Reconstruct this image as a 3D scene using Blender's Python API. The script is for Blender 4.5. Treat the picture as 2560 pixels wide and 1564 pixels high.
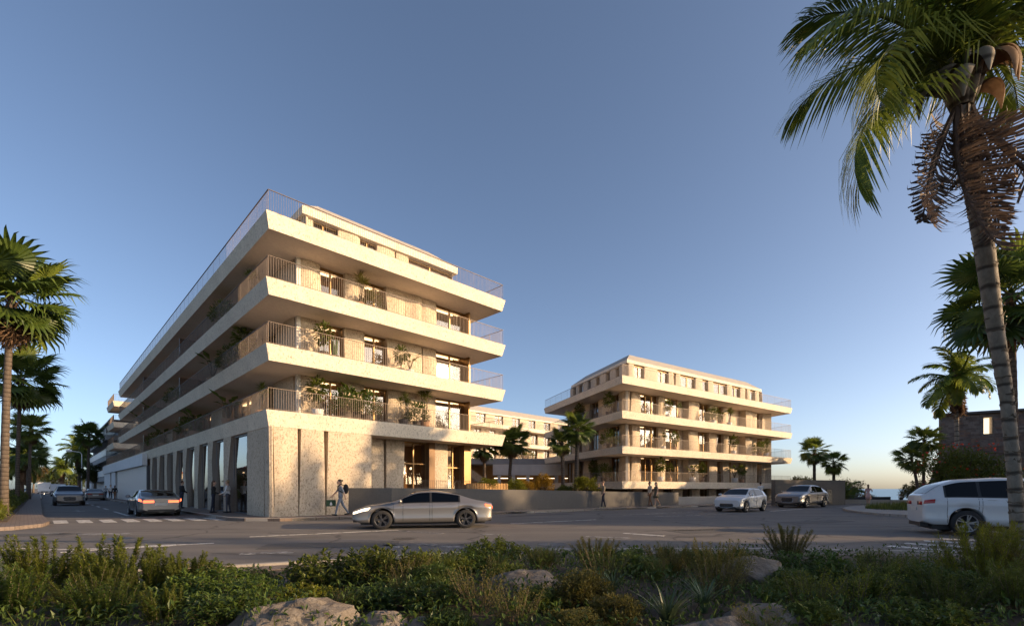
import bpy, math, random
import numpy as np
from mathutils import Vector, Matrix

R = math.radians
scene = bpy.context.scene
for _o in list(bpy.data.objects):
    bpy.data.objects.remove(_o, do_unlink=True)
COL = scene.collection

# ------------------------------------------------------------------ camera, sky, sun, exposure
CAM_H = 1.4
cam_data = bpy.data.cameras.new('camera')
cam = bpy.data.objects.new('camera', cam_data)
COL.objects.link(cam)
cam.location = (0, 0, CAM_H)
cam.rotation_euler = (R(90), 0, 0)          # level view, architectural lens shift
cam_data.sensor_fit = 'HORIZONTAL'
cam_data.sensor_width = 36.0
cam_data.lens = 36.0 * 1201.0 / 2560.0
cam_data.shift_y = 439.0 / 2560.0
cam_data.clip_start = 0.05
cam_data.clip_end = 40000.0
scene.camera = cam

SUN_EL = R(13.5)
SUN_AZ = R(99.5)                             # clockwise from +Y (the view direction): from the right, a little behind
world = bpy.data.worlds.new('World')
scene.world = world
world.use_nodes = True
wn = world.node_tree.nodes
wl = world.node_tree.links
wn.clear()
w_out = wn.new('ShaderNodeOutputWorld')
w_bg = wn.new('ShaderNodeBackground')
w_sky = wn.new('ShaderNodeTexSky')
w_sky.sky_type = 'NISHITA'
w_sky.sun_disc = False
w_sky.sun_elevation = SUN_EL
w_sky.sun_rotation = SUN_AZ
w_sky.altitude = 0.0
w_sky.air_density = 0.58
w_sky.dust_density = 1.7
w_sky.ozone_density = 0.95
w_bg.inputs['Strength'].default_value = 0.15
w_hs = wn.new('ShaderNodeHueSaturation')           # slightly hazy, softer blue overall
w_hs.inputs['Saturation'].default_value = 0.98
wl.new(w_sky.outputs['Color'], w_hs.inputs['Color'])
wl.new(w_hs.outputs['Color'], w_bg.inputs['Color'])
wl.new(w_bg.outputs['Background'], w_out.inputs['Surface'])

sun_data = bpy.data.lights.new('sun', 'SUN')
sun_data.energy = 4.95
sun_data.angle = R(0.6)
sun_data.color = (1.0, 0.68, 0.375)
sun = bpy.data.objects.new('sun', sun_data)
COL.objects.link(sun)
_sd = Vector((math.sin(SUN_AZ) * math.cos(SUN_EL), math.cos(SUN_AZ) * math.cos(SUN_EL), math.sin(SUN_EL)))
sun.rotation_euler = (-_sd).to_track_quat('-Z', 'Y').to_euler()
sun.location = _sd * 200

scene.view_settings.view_transform = 'Standard'
scene.view_settings.look = 'None'
scene.view_settings.gamma = 1.0
scene.view_settings.exposure = 0.68
scene.view_settings.use_curve_mapping = False
scene.render.engine = 'CYCLES'
scene.cycles.max_bounces = 7
scene.cycles.diffuse_bounces = 4
scene.cycles.glossy_bounces = 3
scene.cycles.transparent_max_bounces = 12
scene.cycles.transmission_bounces = 4
scene.cycles.caustics_reflective = False
scene.cycles.caustics_refractive = False

# ------------------------------------------------------------------ material helpers
MATS = {}


def new_mat(name):
    m = bpy.data.materials.new(name)
    m.use_nodes = True
    nt = m.node_tree
    nt.nodes.clear()
    out = nt.nodes.new('ShaderNodeOutputMaterial')
    MATS[name] = m
    return m, nt, out


def principled(nt, col=(.5, .5, .5), rough=.6, metal=0.0, spec=.5):
    p = nt.nodes.new('ShaderNodeBsdfPrincipled')
    p.inputs['Base Color'].default_value = (*col, 1)
    p.inputs['Roughness'].default_value = rough
    p.inputs['Metallic'].default_value = metal
    p.inputs['Specular IOR Level'].default_value = spec
    return p


def coords(nt, scale=1.0, rot=None, stretch=None):
    tc = nt.nodes.new('ShaderNodeTexCoord')
    mp = nt.nodes.new('ShaderNodeMapping')
    s = stretch or (1, 1, 1)
    mp.inputs['Scale'].default_value = (s[0] * scale, s[1] * scale, s[2] * scale)
    if rot:
        mp.inputs['Rotation'].default_value = rot
    nt.links.new(tc.outputs['Object'], mp.inputs['Vector'])
    return mp.outputs['Vector']


def noise(nt, vec, scale, detail=3, rough=.55):
    n = nt.nodes.new('ShaderNodeTexNoise')
    n.inputs['Scale'].default_value = scale
    n.inputs['Detail'].default_value = detail
    n.inputs['Roughness'].default_value = rough
    if vec is not None:
        nt.links.new(vec, n.inputs['Vector'])
    return n.outputs['Fac']


def ramp(nt, fac, stops):
    r = nt.nodes.new('ShaderNodeValToRGB')
    e = r.color_ramp.elements
    while len(e) > 1:
        e.remove(e[-1])
    for i, (p, c) in enumerate(stops):
        el = e[0] if i == 0 else e.new(p)
        el.position = p
        el.color = (*c, 1) if len(c) == 3 else c
    nt.links.new(fac, r.inputs['Fac'])
    return r.outputs['Color']


def mixc(nt, fac, a, b, mode='MIX'):
    m = nt.nodes.new('ShaderNodeMix')
    m.data_type = 'RGBA'
    m.blend_type = mode
    for sock, v in ((m.inputs['Factor'], fac), (m.inputs['A'], a), (m.inputs['B'], b)):
        if isinstance(v, (int, float)):
            sock.default_value = v
        elif isinstance(v, tuple):
            sock.default_value = (*v, 1) if len(v) == 3 else v
        else:
            nt.links.new(v, sock)
    return m.outputs['Result']


def bump(nt, height, strength=.3, dist=.02):
    b = nt.nodes.new('ShaderNodeBump')
    b.inputs['Strength'].default_value = strength
    b.inputs['Distance'].default_value = dist
    nt.links.new(height, b.inputs['Height'])
    return b.outputs['Normal']


def simple(name, col, rough=.6, metal=0.0, spec=.5, var=.0, vscale=6.0):
    m, nt, out = new_mat(name)
    p = principled(nt, col, rough, metal, spec)
    if var:
        f = noise(nt, coords(nt), vscale, 4)
        c = ramp(nt, f, [(.3, tuple(x * (1 - var) for x in col)), (.7, tuple(min(1, x * (1 + var)) for x in col))])
        nt.links.new(c, p.inputs['Base Color'])
    nt.links.new(p.outputs[0], out.inputs['Surface'])
    return m


def concrete(name, base, fleck, fleck_lo=.60, rough=.85, bmp=.5, streak=.12):
    """pitted, flecked textured concrete"""
    m, nt, out = new_mat(name)
    p = principled(nt, base, rough, 0, .3)
    v = coords(nt)
    vs = coords(nt, 1, None, (1, 1, .55))
    f1 = noise(nt, vs, 15, 6, .82)
    f2 = noise(nt, vs, 34, 4, .75)
    f3 = noise(nt, v, 7, 3, .6)
    big = noise(nt, v, .7, 4)
    col = ramp(nt, big, [(.3, tuple(x * (1 - streak) for x in base)), (.7, tuple(min(1, x * (1 + streak * .6)) for x in base))])
    m1 = ramp(nt, f1, [(fleck_lo - .03, (0, 0, 0)), (fleck_lo + .03, (.85, .85, .85))])
    col = mixc(nt, m1, col, fleck)
    m2 = ramp(nt, f2, [(.50, (0, 0, 0)), (.62, (.6, .6, .6))])
    col = mixc(nt, m2, col, tuple(x * .70 for x in base))
    m3 = ramp(nt, f3, [(.42, (0, 0, 0)), (.68, (.45, .45, .45))])
    col = mixc(nt, m3, col, tuple(x * .78 for x in base))
    nt.links.new(col, p.inputs['Base Color'])
    inv = mixc(nt, 1.0, m1, (1, 1, 1), 'DIFFERENCE')
    nt.links.new(bump(nt, mixc(nt, .5, inv, f2), bmp, .02), p.inputs['Normal'])
    nt.links.new(p.outputs[0], out.inputs['Surface'])
    return m


def leaf_mat(name, c_dark, c_light, c_tip=None, trans=.35, rough=.45, nscale=9.0):
    m, nt, out = new_mat(name)
    p = principled(nt, c_light, rough, 0, .35)
    v = coords(nt)
    f = noise(nt, v, nscale, 3, .7)
    oi = nt.nodes.new('ShaderNodeObjectInfo')
    col = ramp(nt, f, [(.30, c_dark), (.62, c_light), (.8, c_tip or c_light)])
    hs = nt.nodes.new('ShaderNodeHueSaturation')
    mr = nt.nodes.new('ShaderNodeMapRange')
    mr.inputs['To Min'].default_value = .8
    mr.inputs['To Max'].default_value = 1.2
    nt.links.new(oi.outputs['Random'], mr.inputs['Value'])
    nt.links.new(mr.outputs['Result'], hs.inputs['Value'])
    nt.links.new(col, hs.inputs['Color'])
    nt.links.new(hs.outputs['Color'], p.inputs['Base Color'])
    t = nt.nodes.new('ShaderNodeBsdfTranslucent')
    nt.links.new(hs.outputs['Color'], t.inputs['Color'])
    mx = nt.nodes.new('ShaderNodeMixShader')
    mx.inputs[0].default_value = trans
    nt.links.new(p.outputs[0], mx.inputs[1])
    nt.links.new(t.outputs[0], mx.inputs[2])
    nt.links.new(mx.outputs[0], out.inputs['Surface'])
    return m


def emission(name, col, strength):
    m, nt, out = new_mat(name)
    e = nt.nodes.new('ShaderNodeEmission')
    e.inputs['Color'].default_value = (*col, 1)
    e.inputs['Strength'].default_value = strength
    nt.links.new(e.outputs[0], out.inputs['Surface'])
    return m


def glass_mat(name, tint=(.9, .88, .85), refl=.12, rough=.02, blend=.25):
    m, nt, out = new_mat(name)
    tr = nt.nodes.new('ShaderNodeBsdfTransparent')
    tr.inputs['Color'].default_value = (*tint, 1)
    gl = nt.nodes.new('ShaderNodeBsdfGlossy')
    gl.inputs['Roughness'].default_value = rough
    lw = nt.nodes.new('ShaderNodeLayerWeight')
    lw.inputs['Blend'].default_value = .5
    pw = nt.nodes.new('ShaderNodeMath')
    pw.operation = 'POWER'
    pw.inputs[1].default_value = 4.0
    nt.links.new(lw.outputs['Facing'], pw.inputs[0])
    mr = nt.nodes.new('ShaderNodeMapRange')
    mr.inputs['To Min'].default_value = refl
    mr.inputs['To Max'].default_value = .95
    nt.links.new(pw.outputs[0], mr.inputs['Value'])
    mx = nt.nodes.new('ShaderNodeMixShader')
    nt.links.new(mr.outputs['Result'], mx.inputs[0])
    nt.links.new(tr.outputs[0], mx.inputs[1])
    nt.links.new(gl.outputs[0], mx.inputs[2])
    nt.links.new(mx.outputs[0], out.inputs['Surface'])
    return m


# facade
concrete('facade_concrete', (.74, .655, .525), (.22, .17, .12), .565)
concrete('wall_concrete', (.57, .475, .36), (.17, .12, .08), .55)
concrete('garden_wall_concrete', (.135, .128, .12), (.11, .10, .09), .62, .9, .35)
concrete('reveal_shade_concrete', (.19, .145, .11), (.09, .07, .05), .575)  # browner, darker copy: how light falls on the pier facets, put into the colour
concrete('soffit_concrete', (.72, .63, .535), (.60, .52, .44), .70, .9, .08, .05)
simple('roof_concrete', (.36, .325, .28), .85, var=.1, vscale=3)
simple('pale_post', (.55, .53, .49), .5)
simple('bronze', (.25, .15, .062), .42, .6, var=.12, vscale=2)
simple('bronze_rail', (.125, .092, .07), .5, .25)
simple('window_reveal', (.20, .115, .055), .6, .2)
simple('room_wall', (.36, .22, .12), .9, var=.2, vscale=1.2)
simple('room_dark', (.05, .035, .025), .9)
simple('white_render', (.66, .67, .68), .8, var=.06, vscale=1.5)
simple('white_metal', (.72, .74, .75), .45, .1)
simple('grey_render', (.30, .31, .32), .8, var=.12, vscale=1)
simple('dark_panel', (.06, .065, .075), .5)
glass_mat('window_glass', (.62, .57, .50), .11)
glass_mat('shop_glass', (.55, .52, .48), .3)
glass_mat('car_glass', (.06, .065, .07), .04, .02, .12)
glass_mat('balustrade_glass', (.72, .66, .62), .12, .1)


def curtain(name, c1, c2, sheer=.0):
    m, nt, out = new_mat(name)
    p = principled(nt, c1, .85, 0, .2)
    w = nt.nodes.new('ShaderNodeTexWave')
    w.inputs['Scale'].default_value = 3.2
    w.inputs['Distortion'].default_value = 1.5
    w.inputs['Detail'].default_value = 1
    tc = nt.nodes.new('ShaderNodeTexCoord')
    mp = nt.nodes.new('ShaderNodeMapping')
    mp.inputs['Scale'].default_value = (2.2, 2.2, .05)
    nt.links.new(tc.outputs['Object'], mp.inputs['Vector'])
    nt.links.new(mp.outputs['Vector'], w.inputs['Vector'])
    nt.links.new(ramp(nt, w.outputs['Fac'], [(.2, c1), (.8, c2)]), p.inputs['Base Color'])
    t = nt.nodes.new('ShaderNodeBsdfTranslucent')
    t.inputs['Color'].default_value = (*c2, 1)
    mx = nt.nodes.new('ShaderNodeMixShader')
    mx.inputs[0].default_value = .3
    nt.links.new(p.outputs[0], mx.inputs[1])
    nt.links.new(t.outputs[0], mx.inputs[2])
    nt.links.new(mx.outputs[0], out.inputs['Surface'])


curtain('curtain_reflection', (.20, .205, .22), (.30, .305, .32))
curtain('curtain_brown', (.17, .085, .035), (.34, .19, .09))


# ground
def asphalt_mat():
    m, nt, out = new_mat('asphalt')
    p = principled(nt, (.07, .068, .066), .86, 0, .32)
    v = coords(nt)
    fine = noise(nt, v, 60, 3, .7)
    mid = noise(nt, v, 1.1, 5, .6)
    big = noise(nt, coords(nt, 1, (0, 0, R(-20)), (.16, 1.6, 1)), .55, 5, .6)
    c = ramp(nt, fine, [(.25, (.085, .080, .076)), (.75, (.175, .164, .154))])
    c = mixc(nt, ramp(nt, mid, [(.35, (.0, .0, .0)), (.7, (.5, .5, .5))]), c, (.105, .098, .092))
    c = mixc(nt, ramp(nt, big, [(.40, (0, 0, 0)), (.60, (.7, .7, .7))]), c, (.175, .16, .147))
    # repaired cracks and joints
    vo = nt.nodes.new('ShaderNodeTexVoronoi')
    vo.feature = 'DISTANCE_TO_EDGE'
    vo.inputs['Scale'].default_value = .16
    dn = nt.nodes.new('ShaderNodeTexNoise')
    dn.inputs['Scale'].default_value = .8
    dn.inputs['Detail'].default_value = 4
    va = nt.nodes.new('ShaderNodeVectorMath')
    va.operation = 'MULTIPLY_ADD'
    va.inputs[1].default_value = (1.5, 1.5, 0)
    nt.links.new(v, dn.inputs['Vector'])
    nt.links.new(dn.outputs['Color'], va.inputs[0])
    nt.links.new(v, va.inputs[2])
    nt.links.new(va.outputs[0], vo.inputs['Vector'])
    c = mixc(nt, ramp(nt, vo.outputs['Distance'], [(.0, (.75, .75, .75)), (.012, (0, 0, 0))]), c, (.042, .04, .039))
    nt.links.new(c, p.inputs['Base Color'])
    nt.links.new(bump(nt, fine, .5, .012), p.inputs['Normal'])
    nt.links.new(p.outputs[0], out.inputs['Surface'])


asphalt_mat()


def paint_mat():
    m, nt, out = new_mat('road_paint')
    p = principled(nt, (.6, .58, .55), .7, 0, .3)
    v = coords(nt)
    f = noise(nt, v, 5, 6, .75)
    c = ramp(nt, f, [(.40, (.16, .155, .15)), (.50, (.52, .51, .49)), (.8, (.66, .64, .61))])
    nt.links.new(c, p.inputs['Base Color'])
    nt.links.new(p.outputs[0], out.inputs['Surface'])
    m, nt, out = new_mat('road_paint_worn')
    p = principled(nt, (.6, .58, .55), .75, 0, .3)
    v = coords(nt)
    f = noise(nt, v, 3.5, 6, .8)
    c = ramp(nt, f, [(.44, (.085, .082, .08)), (.56, (.34, .33, .32)), (.8, (.5, .49, .47))])
    nt.links.new(c, p.inputs['Base Color'])
    nt.links.new(p.outputs[0], out.inputs['Surface'])


paint_mat()


def paver_mat(name, c1, c2, mortar, scale, w=.5, h=.25, rot=0):
    m, nt, out = new_mat(name)
    p = principled(nt, c1, .8, 0, .3)
    b = nt.nodes.new('ShaderNodeTexBrick')
    b.inputs['Color1'].default_value = (*c1, 1)
    b.inputs['Color2'].default_value = (*c2, 1)
    b.inputs['Mortar'].default_value = (*mortar, 1)
    b.inputs['Scale'].default_value = scale
    b.inputs['Mortar Size'].default_value = .012
    b.inputs['Brick Width'].default_value = w
    b.inputs['Row Height'].default_value = h
    v = coords(nt, 1, (0, 0, rot))
    nt.links.new(v, b.inputs['Vector'])
    f = noise(nt, v, 1.3, 5)
    c = mixc(nt, ramp(nt, f, [(.35, (0, 0, 0)), (.75, (.5, .5, .5))]), b.outputs['Color'], tuple(x * .6 for x in c1))
    nt.links.new(c, p.inputs['Base Color'])
    nt.links.new(bump(nt, b.outputs['Fac'], -.4, .01), p.inputs['Normal'])
    nt.links.new(p.outputs[0], out.inputs['Surface'])


paver_mat('brick_paving', (.22, .175, .15), (.18, .145, .125), (.10, .085, .075), 2.2, .5, .25, R(44.55))
paver_mat('terracotta_paving', (.24, .175, .135), (.20, .15, .118), (.12, .1, .08), 1.2, .5, .5, R(44.55))
paver_mat('stone_paving', (.36, .33, .30), (.32, .295, .27), (.18, .165, .15), .8, .6, .6, R(20))
concrete('kerb_stone', (.42, .385, .34), (.24, .22, .19), .60, .85, .3)
simple('soil', (.075, .055, .038), .95, var=.4, vscale=4)


def sea_mat():
    m, nt, out = new_mat('sea_water')
    p = principled(nt, (.035, .14, .24), .28, 0, .5)
    v = coords(nt, 1, None, (.25, 1, 1))
    nt.links.new(bump(nt, noise(nt, v, .18, 5, .65), .5, 1.2), p.inputs['Normal'])
    nt.links.new(p.outputs[0], out.inputs['Surface'])


sea_mat()

# plants
leaf_mat('palm_leaf', (0.043, 0.085, 0.017), (0.108, 0.160, 0.028), (0.195, 0.225, 0.043), .45, .38, 2.5)
leaf_mat('palm_leaf_fan', (0.029, 0.058, 0.012), (0.073, 0.109, 0.019), (0.133, 0.153, 0.029), .25, .38, 2.5)
leaf_mat('palm_leaf_gold', (0.068, 0.098, 0.015), (0.156, 0.195, 0.031), (0.230, 0.244, 0.049), .4, .4, 2.5)
leaf_mat('palm_dry', (0.090, 0.050, 0.030), (0.200, 0.125, 0.075), (0.270, 0.190, 0.120), .2, .8, 3)
leaf_mat('palm_dead_red', (.055, .038, .028), (.125, .085, .062), (.19, .135, .10), .15, .75, 4)
leaf_mat('shrub_dark', (0.035, 0.061, 0.012), (0.088, 0.132, 0.024), (0.143, 0.180, 0.034), .3, .42, 8)
leaf_mat('shrub_mid', (0.059, 0.080, 0.013), (0.145, 0.170, 0.028), (0.270, 0.250, 0.038), .35, .45, 8)
leaf_mat('shrub_olive', (0.083, 0.079, 0.018), (0.183, 0.158, 0.036), (0.275, 0.205, 0.051), .35, .5, 8)
leaf_mat('shrub_lime', (0.095, 0.109, 0.012), (0.222, 0.226, 0.025), (0.349, 0.300, 0.039), .4, .45, 8)
leaf_mat('shrub_gold', (0.161, 0.107, 0.013), (0.366, 0.227, 0.027), (0.468, 0.302, 0.054), .4, .5, 6)
leaf_mat('grass_blade', (0.061, 0.087, 0.018), (0.147, 0.173, 0.036), (0.276, 0.252, 0.076), .35, .5, 6)
leaf_mat('dry_grass', (0.100, 0.075, 0.035), (0.200, 0.150, 0.070), (0.300, 0.240, 0.130), .3, .6, 6)
leaf_mat('agave_leaf', (0.054, 0.084, 0.042), (0.108, 0.150, 0.072), (0.168, 0.204, 0.108), .2, .4, 5)
leaf_mat('tree_leaf', (0.030, 0.048, 0.011), (0.075, 0.096, 0.020), (0.120, 0.137, 0.033), .3, .45, 6)
leaf_mat('tree_leaf_brown', (0.069, 0.053, 0.021), (0.138, 0.100, 0.038), (0.196, 0.137, 0.051), .3, .5, 6)
leaf_mat('flower_red', (0.350, 0.030, 0.015), (0.600, 0.070, 0.030), None, .3, .5, 8)
simple('bark', (.11, .085, .06), .9, var=.4, vscale=9)
simple('twig', (.10, .075, .045), .9, var=.3, vscale=9)
simple('pot_clay', (.33, .19, .11), .8, var=.1)
simple('pot_white', (.62, .60, .57), .6)
simple('pot_dark', (.06, .045, .035), .7)


def trunk_mat(name, c1, c2, scar, rings):
    m, nt, out = new_mat(name)
    p = principled(nt, c1, .85, 0, .3)
    v = coords(nt)
    sx = nt.nodes.new('ShaderNodeSeparateXYZ')
    nt.links.new(v, sx.inputs[0])
    w = nt.nodes.new('ShaderNodeTexWave')
    w.bands_direction = 'Z'
    w.inputs['Scale'].default_value = rings
    w.inputs['Distortion'].default_value = 1.2
    w.inputs['Detail'].default_value = 3
    w.inputs['Detail Scale'].default_value = 2.5
    nt.links.new(v, w.inputs['Vector'])
    f = noise(nt, coords(nt, 1, None, (3, 3, 1)), 4, 5, .7)
    c = ramp(nt, f, [(.3, c1), (.7, c2)])
    c = mixc(nt, ramp(nt, w.outputs['Fac'], [(.0, (.9, .9, .9)), (.16, (0, 0, 0))]), c, scar)
    nt.links.new(c, p.inputs['Base Color'])
    nt.links.new(bump(nt, mixc(nt, .4, w.outputs['Fac'], f), .6, .03), p.inputs['Normal'])
    nt.links.new(p.outputs[0], out.inputs['Surface'])


trunk_mat('trunk_fan', (.07, .056, .045), (.125, .10, .082), (.03, .023, .018), 1.6)
trunk_mat('trunk_grey', (.17, .145, .115), (.29, .255, .21), (.045, .035, .028), .9)
trunk_mat('trunk_brown', (.10, .06, .04), (.17, .11, .075), (.04, .025, .018), 1.4)


def rock_mat():
    m, nt, out = new_mat('boulder_stone')
    p = principled(nt, (.3, .27, .23), .9, 0, .25)
    v = coords(nt)
    f = noise(nt, v, 3, 6, .65)
    g = noise(nt, v, 11, 5, .7)
    c = ramp(nt, f, [(.3, (.095, .075, .055)), (.5, (.175, .15, .125)), (.7, (.235, .212, .185))])
    c = mixc(nt, ramp(nt, g, [(.52, (0, 0, 0)), (.62, (.8, .8, .8))]), c, (.09, .072, .055))
    nt.links.new(c, p.inputs['Base Color'])
    nt.links.new(bump(nt, mixc(nt, .5, f, g), .9, .05), p.inputs['Normal'])
    nt.links.new(p.outputs[0], out.inputs['Surface'])


rock_mat()
simple('tower_stone', (.20, .17, .15), .9, var=.3, vscale=2.0)
simple('tower_stone_dark', (.15, .12, .105), .9, var=.3, vscale=2.5)
simple('tower_stone_red', (.20, .135, .105), .9, var=.25, vscale=2.5)
simple('tower_mortar', (.19, .165, .145), .95, var=.2, vscale=6)
simple('roof_metal', (.09, .085, .08), .6, .3)

# vehicles and people
def car_paint(name, col, metal=.5, rough=.32):
    m, nt, out = new_mat(name)
    p = principled(nt, col, rough, metal, .5)
    p.inputs['Coat Weight'].default_value = .8
    p.inputs['Coat Roughness'].default_value = .06
    f = noise(nt, coords(nt), 5, 5, .6)
    mr = nt.nodes.new('ShaderNodeMapRange')
    mr.inputs['To Min'].default_value = rough * .8
    mr.inputs['To Max'].default_value = rough * 1.35
    nt.links.new(f, mr.inputs['Value'])
    nt.links.new(mr.outputs['Result'], p.inputs['Roughness'])
    nt.links.new(p.outputs[0], out.inputs['Surface'])


car_paint('paint_silver', (.21, .21, .22), .6, .3)
car_paint('paint_grey', (.12, .125, .14), .6, .3)
car_paint('paint_champagne', (.27, .26, .255), .6, .3)
car_paint('paint_white', (.56, .57, .58), .0, .35)
simple('tyre', (.02, .02, .021), .85)
simple('rim_metal', (.30, .30, .31), .35, .8)
simple('rim_dark', (.07, .07, .075), .4, .6)
simple('black_trim', (.018, .018, .02), .5)
simple('chrome', (.55, .55, .56), .2, 1.0)
simple('plate', (.5, .5, .48), .5)
simple('lamp_clear', (.55, .57, .6), .15, .3)
simple('lamp_red', (.35, .02, .015), .2)
emission('headlamp_lit', (1.0, .82, .55), 3.5)
emission('taillamp_lit', (1.0, .13, .05), 2.6)
emission('bus_lamp_lit', (1.0, .85, .6), 12.0)
emission('room_lamp', (1.0, .70, .40), 4.0)
simple('skin_light', (.50, .31, .22), .6)
simple('skin_dark', (.24, .13, .085), .6)
simple('hair_dark', (.022, .014, .010), .55)
simple('hair_brown', (.085, .042, .022), .55)
simple('hair_blond', (.30, .20, .10), .6)
for _n, _c in dict(black=(.015, .015, .017), white=(.68, .66, .64), navy=(.018, .022, .04), denim=(.16, .19, .24), khaki=(.22, .18, .125),
                   grey=(.30, .31, .32), brown=(.19, .095, .05), beige=(.45, .38, .30), pink=(.55, .36, .34), olive=(.12, .11, .07),
                   tan=(.45, .36, .22), green=(.035, .075, .04), check=(.07, .07, .085)).items():
    simple('cloth_' + _n, _c, .9, var=.12, vscale=14)


# ------------------------------------------------------------------ mesh builder
class MB:
    def __init__(self):
        self.v = []
        self.f = []
        self.m = []

    def add(self, verts, faces, mat=0):
        o = len(self.v)
        self.v.extend(verts)
        for f in faces:
            self.f.append(tuple(i + o for i in f))
            self.m.append(mat)
        return self

    def quad(self, a, b, c, d, mat=0):
        return self.add([a, b, c, d], [(0, 1, 2, 3)], mat)

    def box(self, x0, x1, y0, y1, z0, z1, mat=0):
        vs = [(x0, y0, z0), (x1, y0, z0), (x1, y1, z0), (x0, y1, z0), (x0, y0, z1), (x1, y0, z1), (x1, y1, z1), (x0, y1, z1)]
        return self.add(vs, [(0, 3, 2, 1), (4, 5, 6, 7), (0, 1, 5, 4), (1, 2, 6, 5), (2, 3, 7, 6), (3, 0, 4, 7)], mat)

    def bar(self, p, q, w, h=None, mat=0, up=(0, 0, 1)):
        """rectangular bar from p to q"""
        h = h or w
        p, q = Vector(p), Vector(q)
        d = (q - p).normalized()
        u = Vector(up)
        if abs(d.dot(u)) > .98:
            u = Vector((1, 0, 0))
        s = d.cross(u).normalized() * (w / 2)
        t = s.cross(d).normalized() * (h / 2)
        vs = [tuple(b + a * s + c * t) for b in (p, q) for a, c in ((-1, -1), (1, -1), (1, 1), (-1, 1))]
        return self.add(vs, [(3, 2, 1, 0), (4, 5, 6, 7), (0, 1, 5, 4), (1, 2, 6, 5), (2, 3, 7, 6), (3, 0, 4, 7)], mat)

    def prism(self, poly, z0, z1, mat=0, inset_bottom=None):
        """poly: ccw list of xy; optional other polygon at the bottom"""
        n = len(poly)
        lo = inset_bottom or poly
        vs = [(p[0], p[1], z0) for p in lo] + [(p[0], p[1], z1) for p in poly]
        fs = [tuple(range(n - 1, -1, -1)), tuple(range(n, 2 * n))]
        fs += [(i, (i + 1) % n, n + (i + 1) % n, n + i) for i in range(n)]
        return self.add(vs, fs, mat)

    def tube(self, pts, radii, n=6, mat=0, cap=True):
        pts = [Vector(p) for p in pts]
        if isinstance(radii, (int, float)):
            radii = [radii] * len(pts)
        vs, fs = [], []
        ref = Vector((0.31, .17, .93)).normalized()
        for i, p in enumerate(pts):
            d = (pts[min(i + 1, len(pts) - 1)] - pts[max(i - 1, 0)])
            d = d.normalized() if d.length else Vector((0, 0, 1))
            r0 = ref if abs(d.dot(ref)) < .95 else Vector((1, 0, 0))
            s = d.cross(r0).normalized()
            t = d.cross(s)
            for k in range(n):
                a = 2 * math.pi * k / n
                vs.append(tuple(p + (s * math.cos(a) + t * math.sin(a)) * radii[i]))
        for i in range(len(pts) - 1):
            for k in range(n):
                fs.append((i * n + k, i * n + (k + 1) % n, (i + 1) * n + (k + 1) % n, (i + 1) * n + k))
        if cap:
            fs.append(tuple(range(n - 1, -1, -1)))
            fs.append(tuple(range((len(pts) - 1) * n, len(pts) * n)))
        return self.add(vs, fs, mat)

    def lathe(self, prof, n=16, mat=0, axis='z', org=(0, 0, 0)):
        """prof: list of (r, h)"""
        vs, fs = [], []
        for r, h in prof:
            for k in range(n):
                a = 2 * math.pi * k / n
                if axis == 'z':
                    vs.append((org[0] + r * math.cos(a), org[1] + r * math.sin(a), org[2] + h))
                else:
                    vs.append((org[0] + r * math.cos(a), org[1] + h, org[2] + r * math.sin(a)))
        for i in range(len(prof) - 1):
            for k in range(n):
                fs.append((i * n + k, i * n + (k + 1) % n, (i + 1) * n + (k + 1) % n, (i + 1) * n + k))
        return self.add(vs, fs, mat)

    def grid(self, rows, mat=0, close=False):
        """rows: list of equal-length lists of points"""
        n = len(rows[0])
        vs = [p for r in rows for p in r]
        fs = []
        for i in range(len(rows) - 1):
            for j in range(n - 1):
                fs.append((i * n + j, i * n + j + 1, (i + 1) * n + j + 1, (i + 1) * n + j))
        return self.add(vs, fs, mat)

    def mesh(self, name, mats, smooth=False):
        me = bpy.data.meshes.new(name)
        me.from_pydata([tuple(p) for p in self.v], [], self.f)
        mats = mats if isinstance(mats, (list, tuple)) else [mats]
        for m in mats:
            me.materials.append(MATS[m])
        if len(mats) > 1:
            me.polygons.foreach_set('material_index', self.m)
        if smooth:
            me.polygons.foreach_set('use_smooth', [True] * len(me.polygons))
        me.update()
        return me

    def build(self, name, mats, parent=None, smooth=False):
        return link(name, self.mesh(name, mats, smooth), parent)


def link(name, mesh, parent=None, loc=None, rot=None, scale=None):
    o = bpy.data.objects.new(name, mesh)
    COL.objects.link(o)
    if parent is not None:
        o.parent = parent
    if loc is not None:
        o.location = loc
    if rot is not None:
        o.rotation_euler = rot
    if scale is not None:
        o.scale = (scale,) * 3 if isinstance(scale, (int, float)) else scale
    return o


def tag(o, label=None, cat=None, group=None, kind=None):
    if label:
        o['label'] = label
    if cat:
        o['category'] = cat
    if group:
        o['group'] = group
    if kind:
        o['kind'] = kind
    return o


def thing(name, label, cat, loc=(0, 0, 0), rz=0.0, group=None):
    o = link(name, None, None, loc, (0, 0, rz))
    o.empty_display_size = .3
    return tag(o, label, cat, group)


def copy_tree(o, parent=None):
    c = o.copy()
    COL.objects.link(c)
    c.parent = parent
    for ch in list(o.children):
        copy_tree(ch, c)
    return c


def sm(x):
    x = max(0.0, min(1.0, x))
    return x * x * (3 - 2 * x)


def offset_poly(poly, d):
    """inset a ccw convex polygon by d"""
    n = len(poly)
    out = []
    for i in range(n):
        p0, p1, p2 = Vector(poly[i - 1]), Vector(poly[i]), Vector(poly[(i + 1) % n])
        e1 = (p1 - p0).normalized()
        e2 = (p2 - p1).normalized()
        n1 = Vector((-e1.y, e1.x))
        n2 = Vector((-e2.y, e2.x))
        k = d / max(.2, 1 + n1.dot(n2))
        out.append(tuple(p1 + (n1 + n2) * k))
    return out


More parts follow.
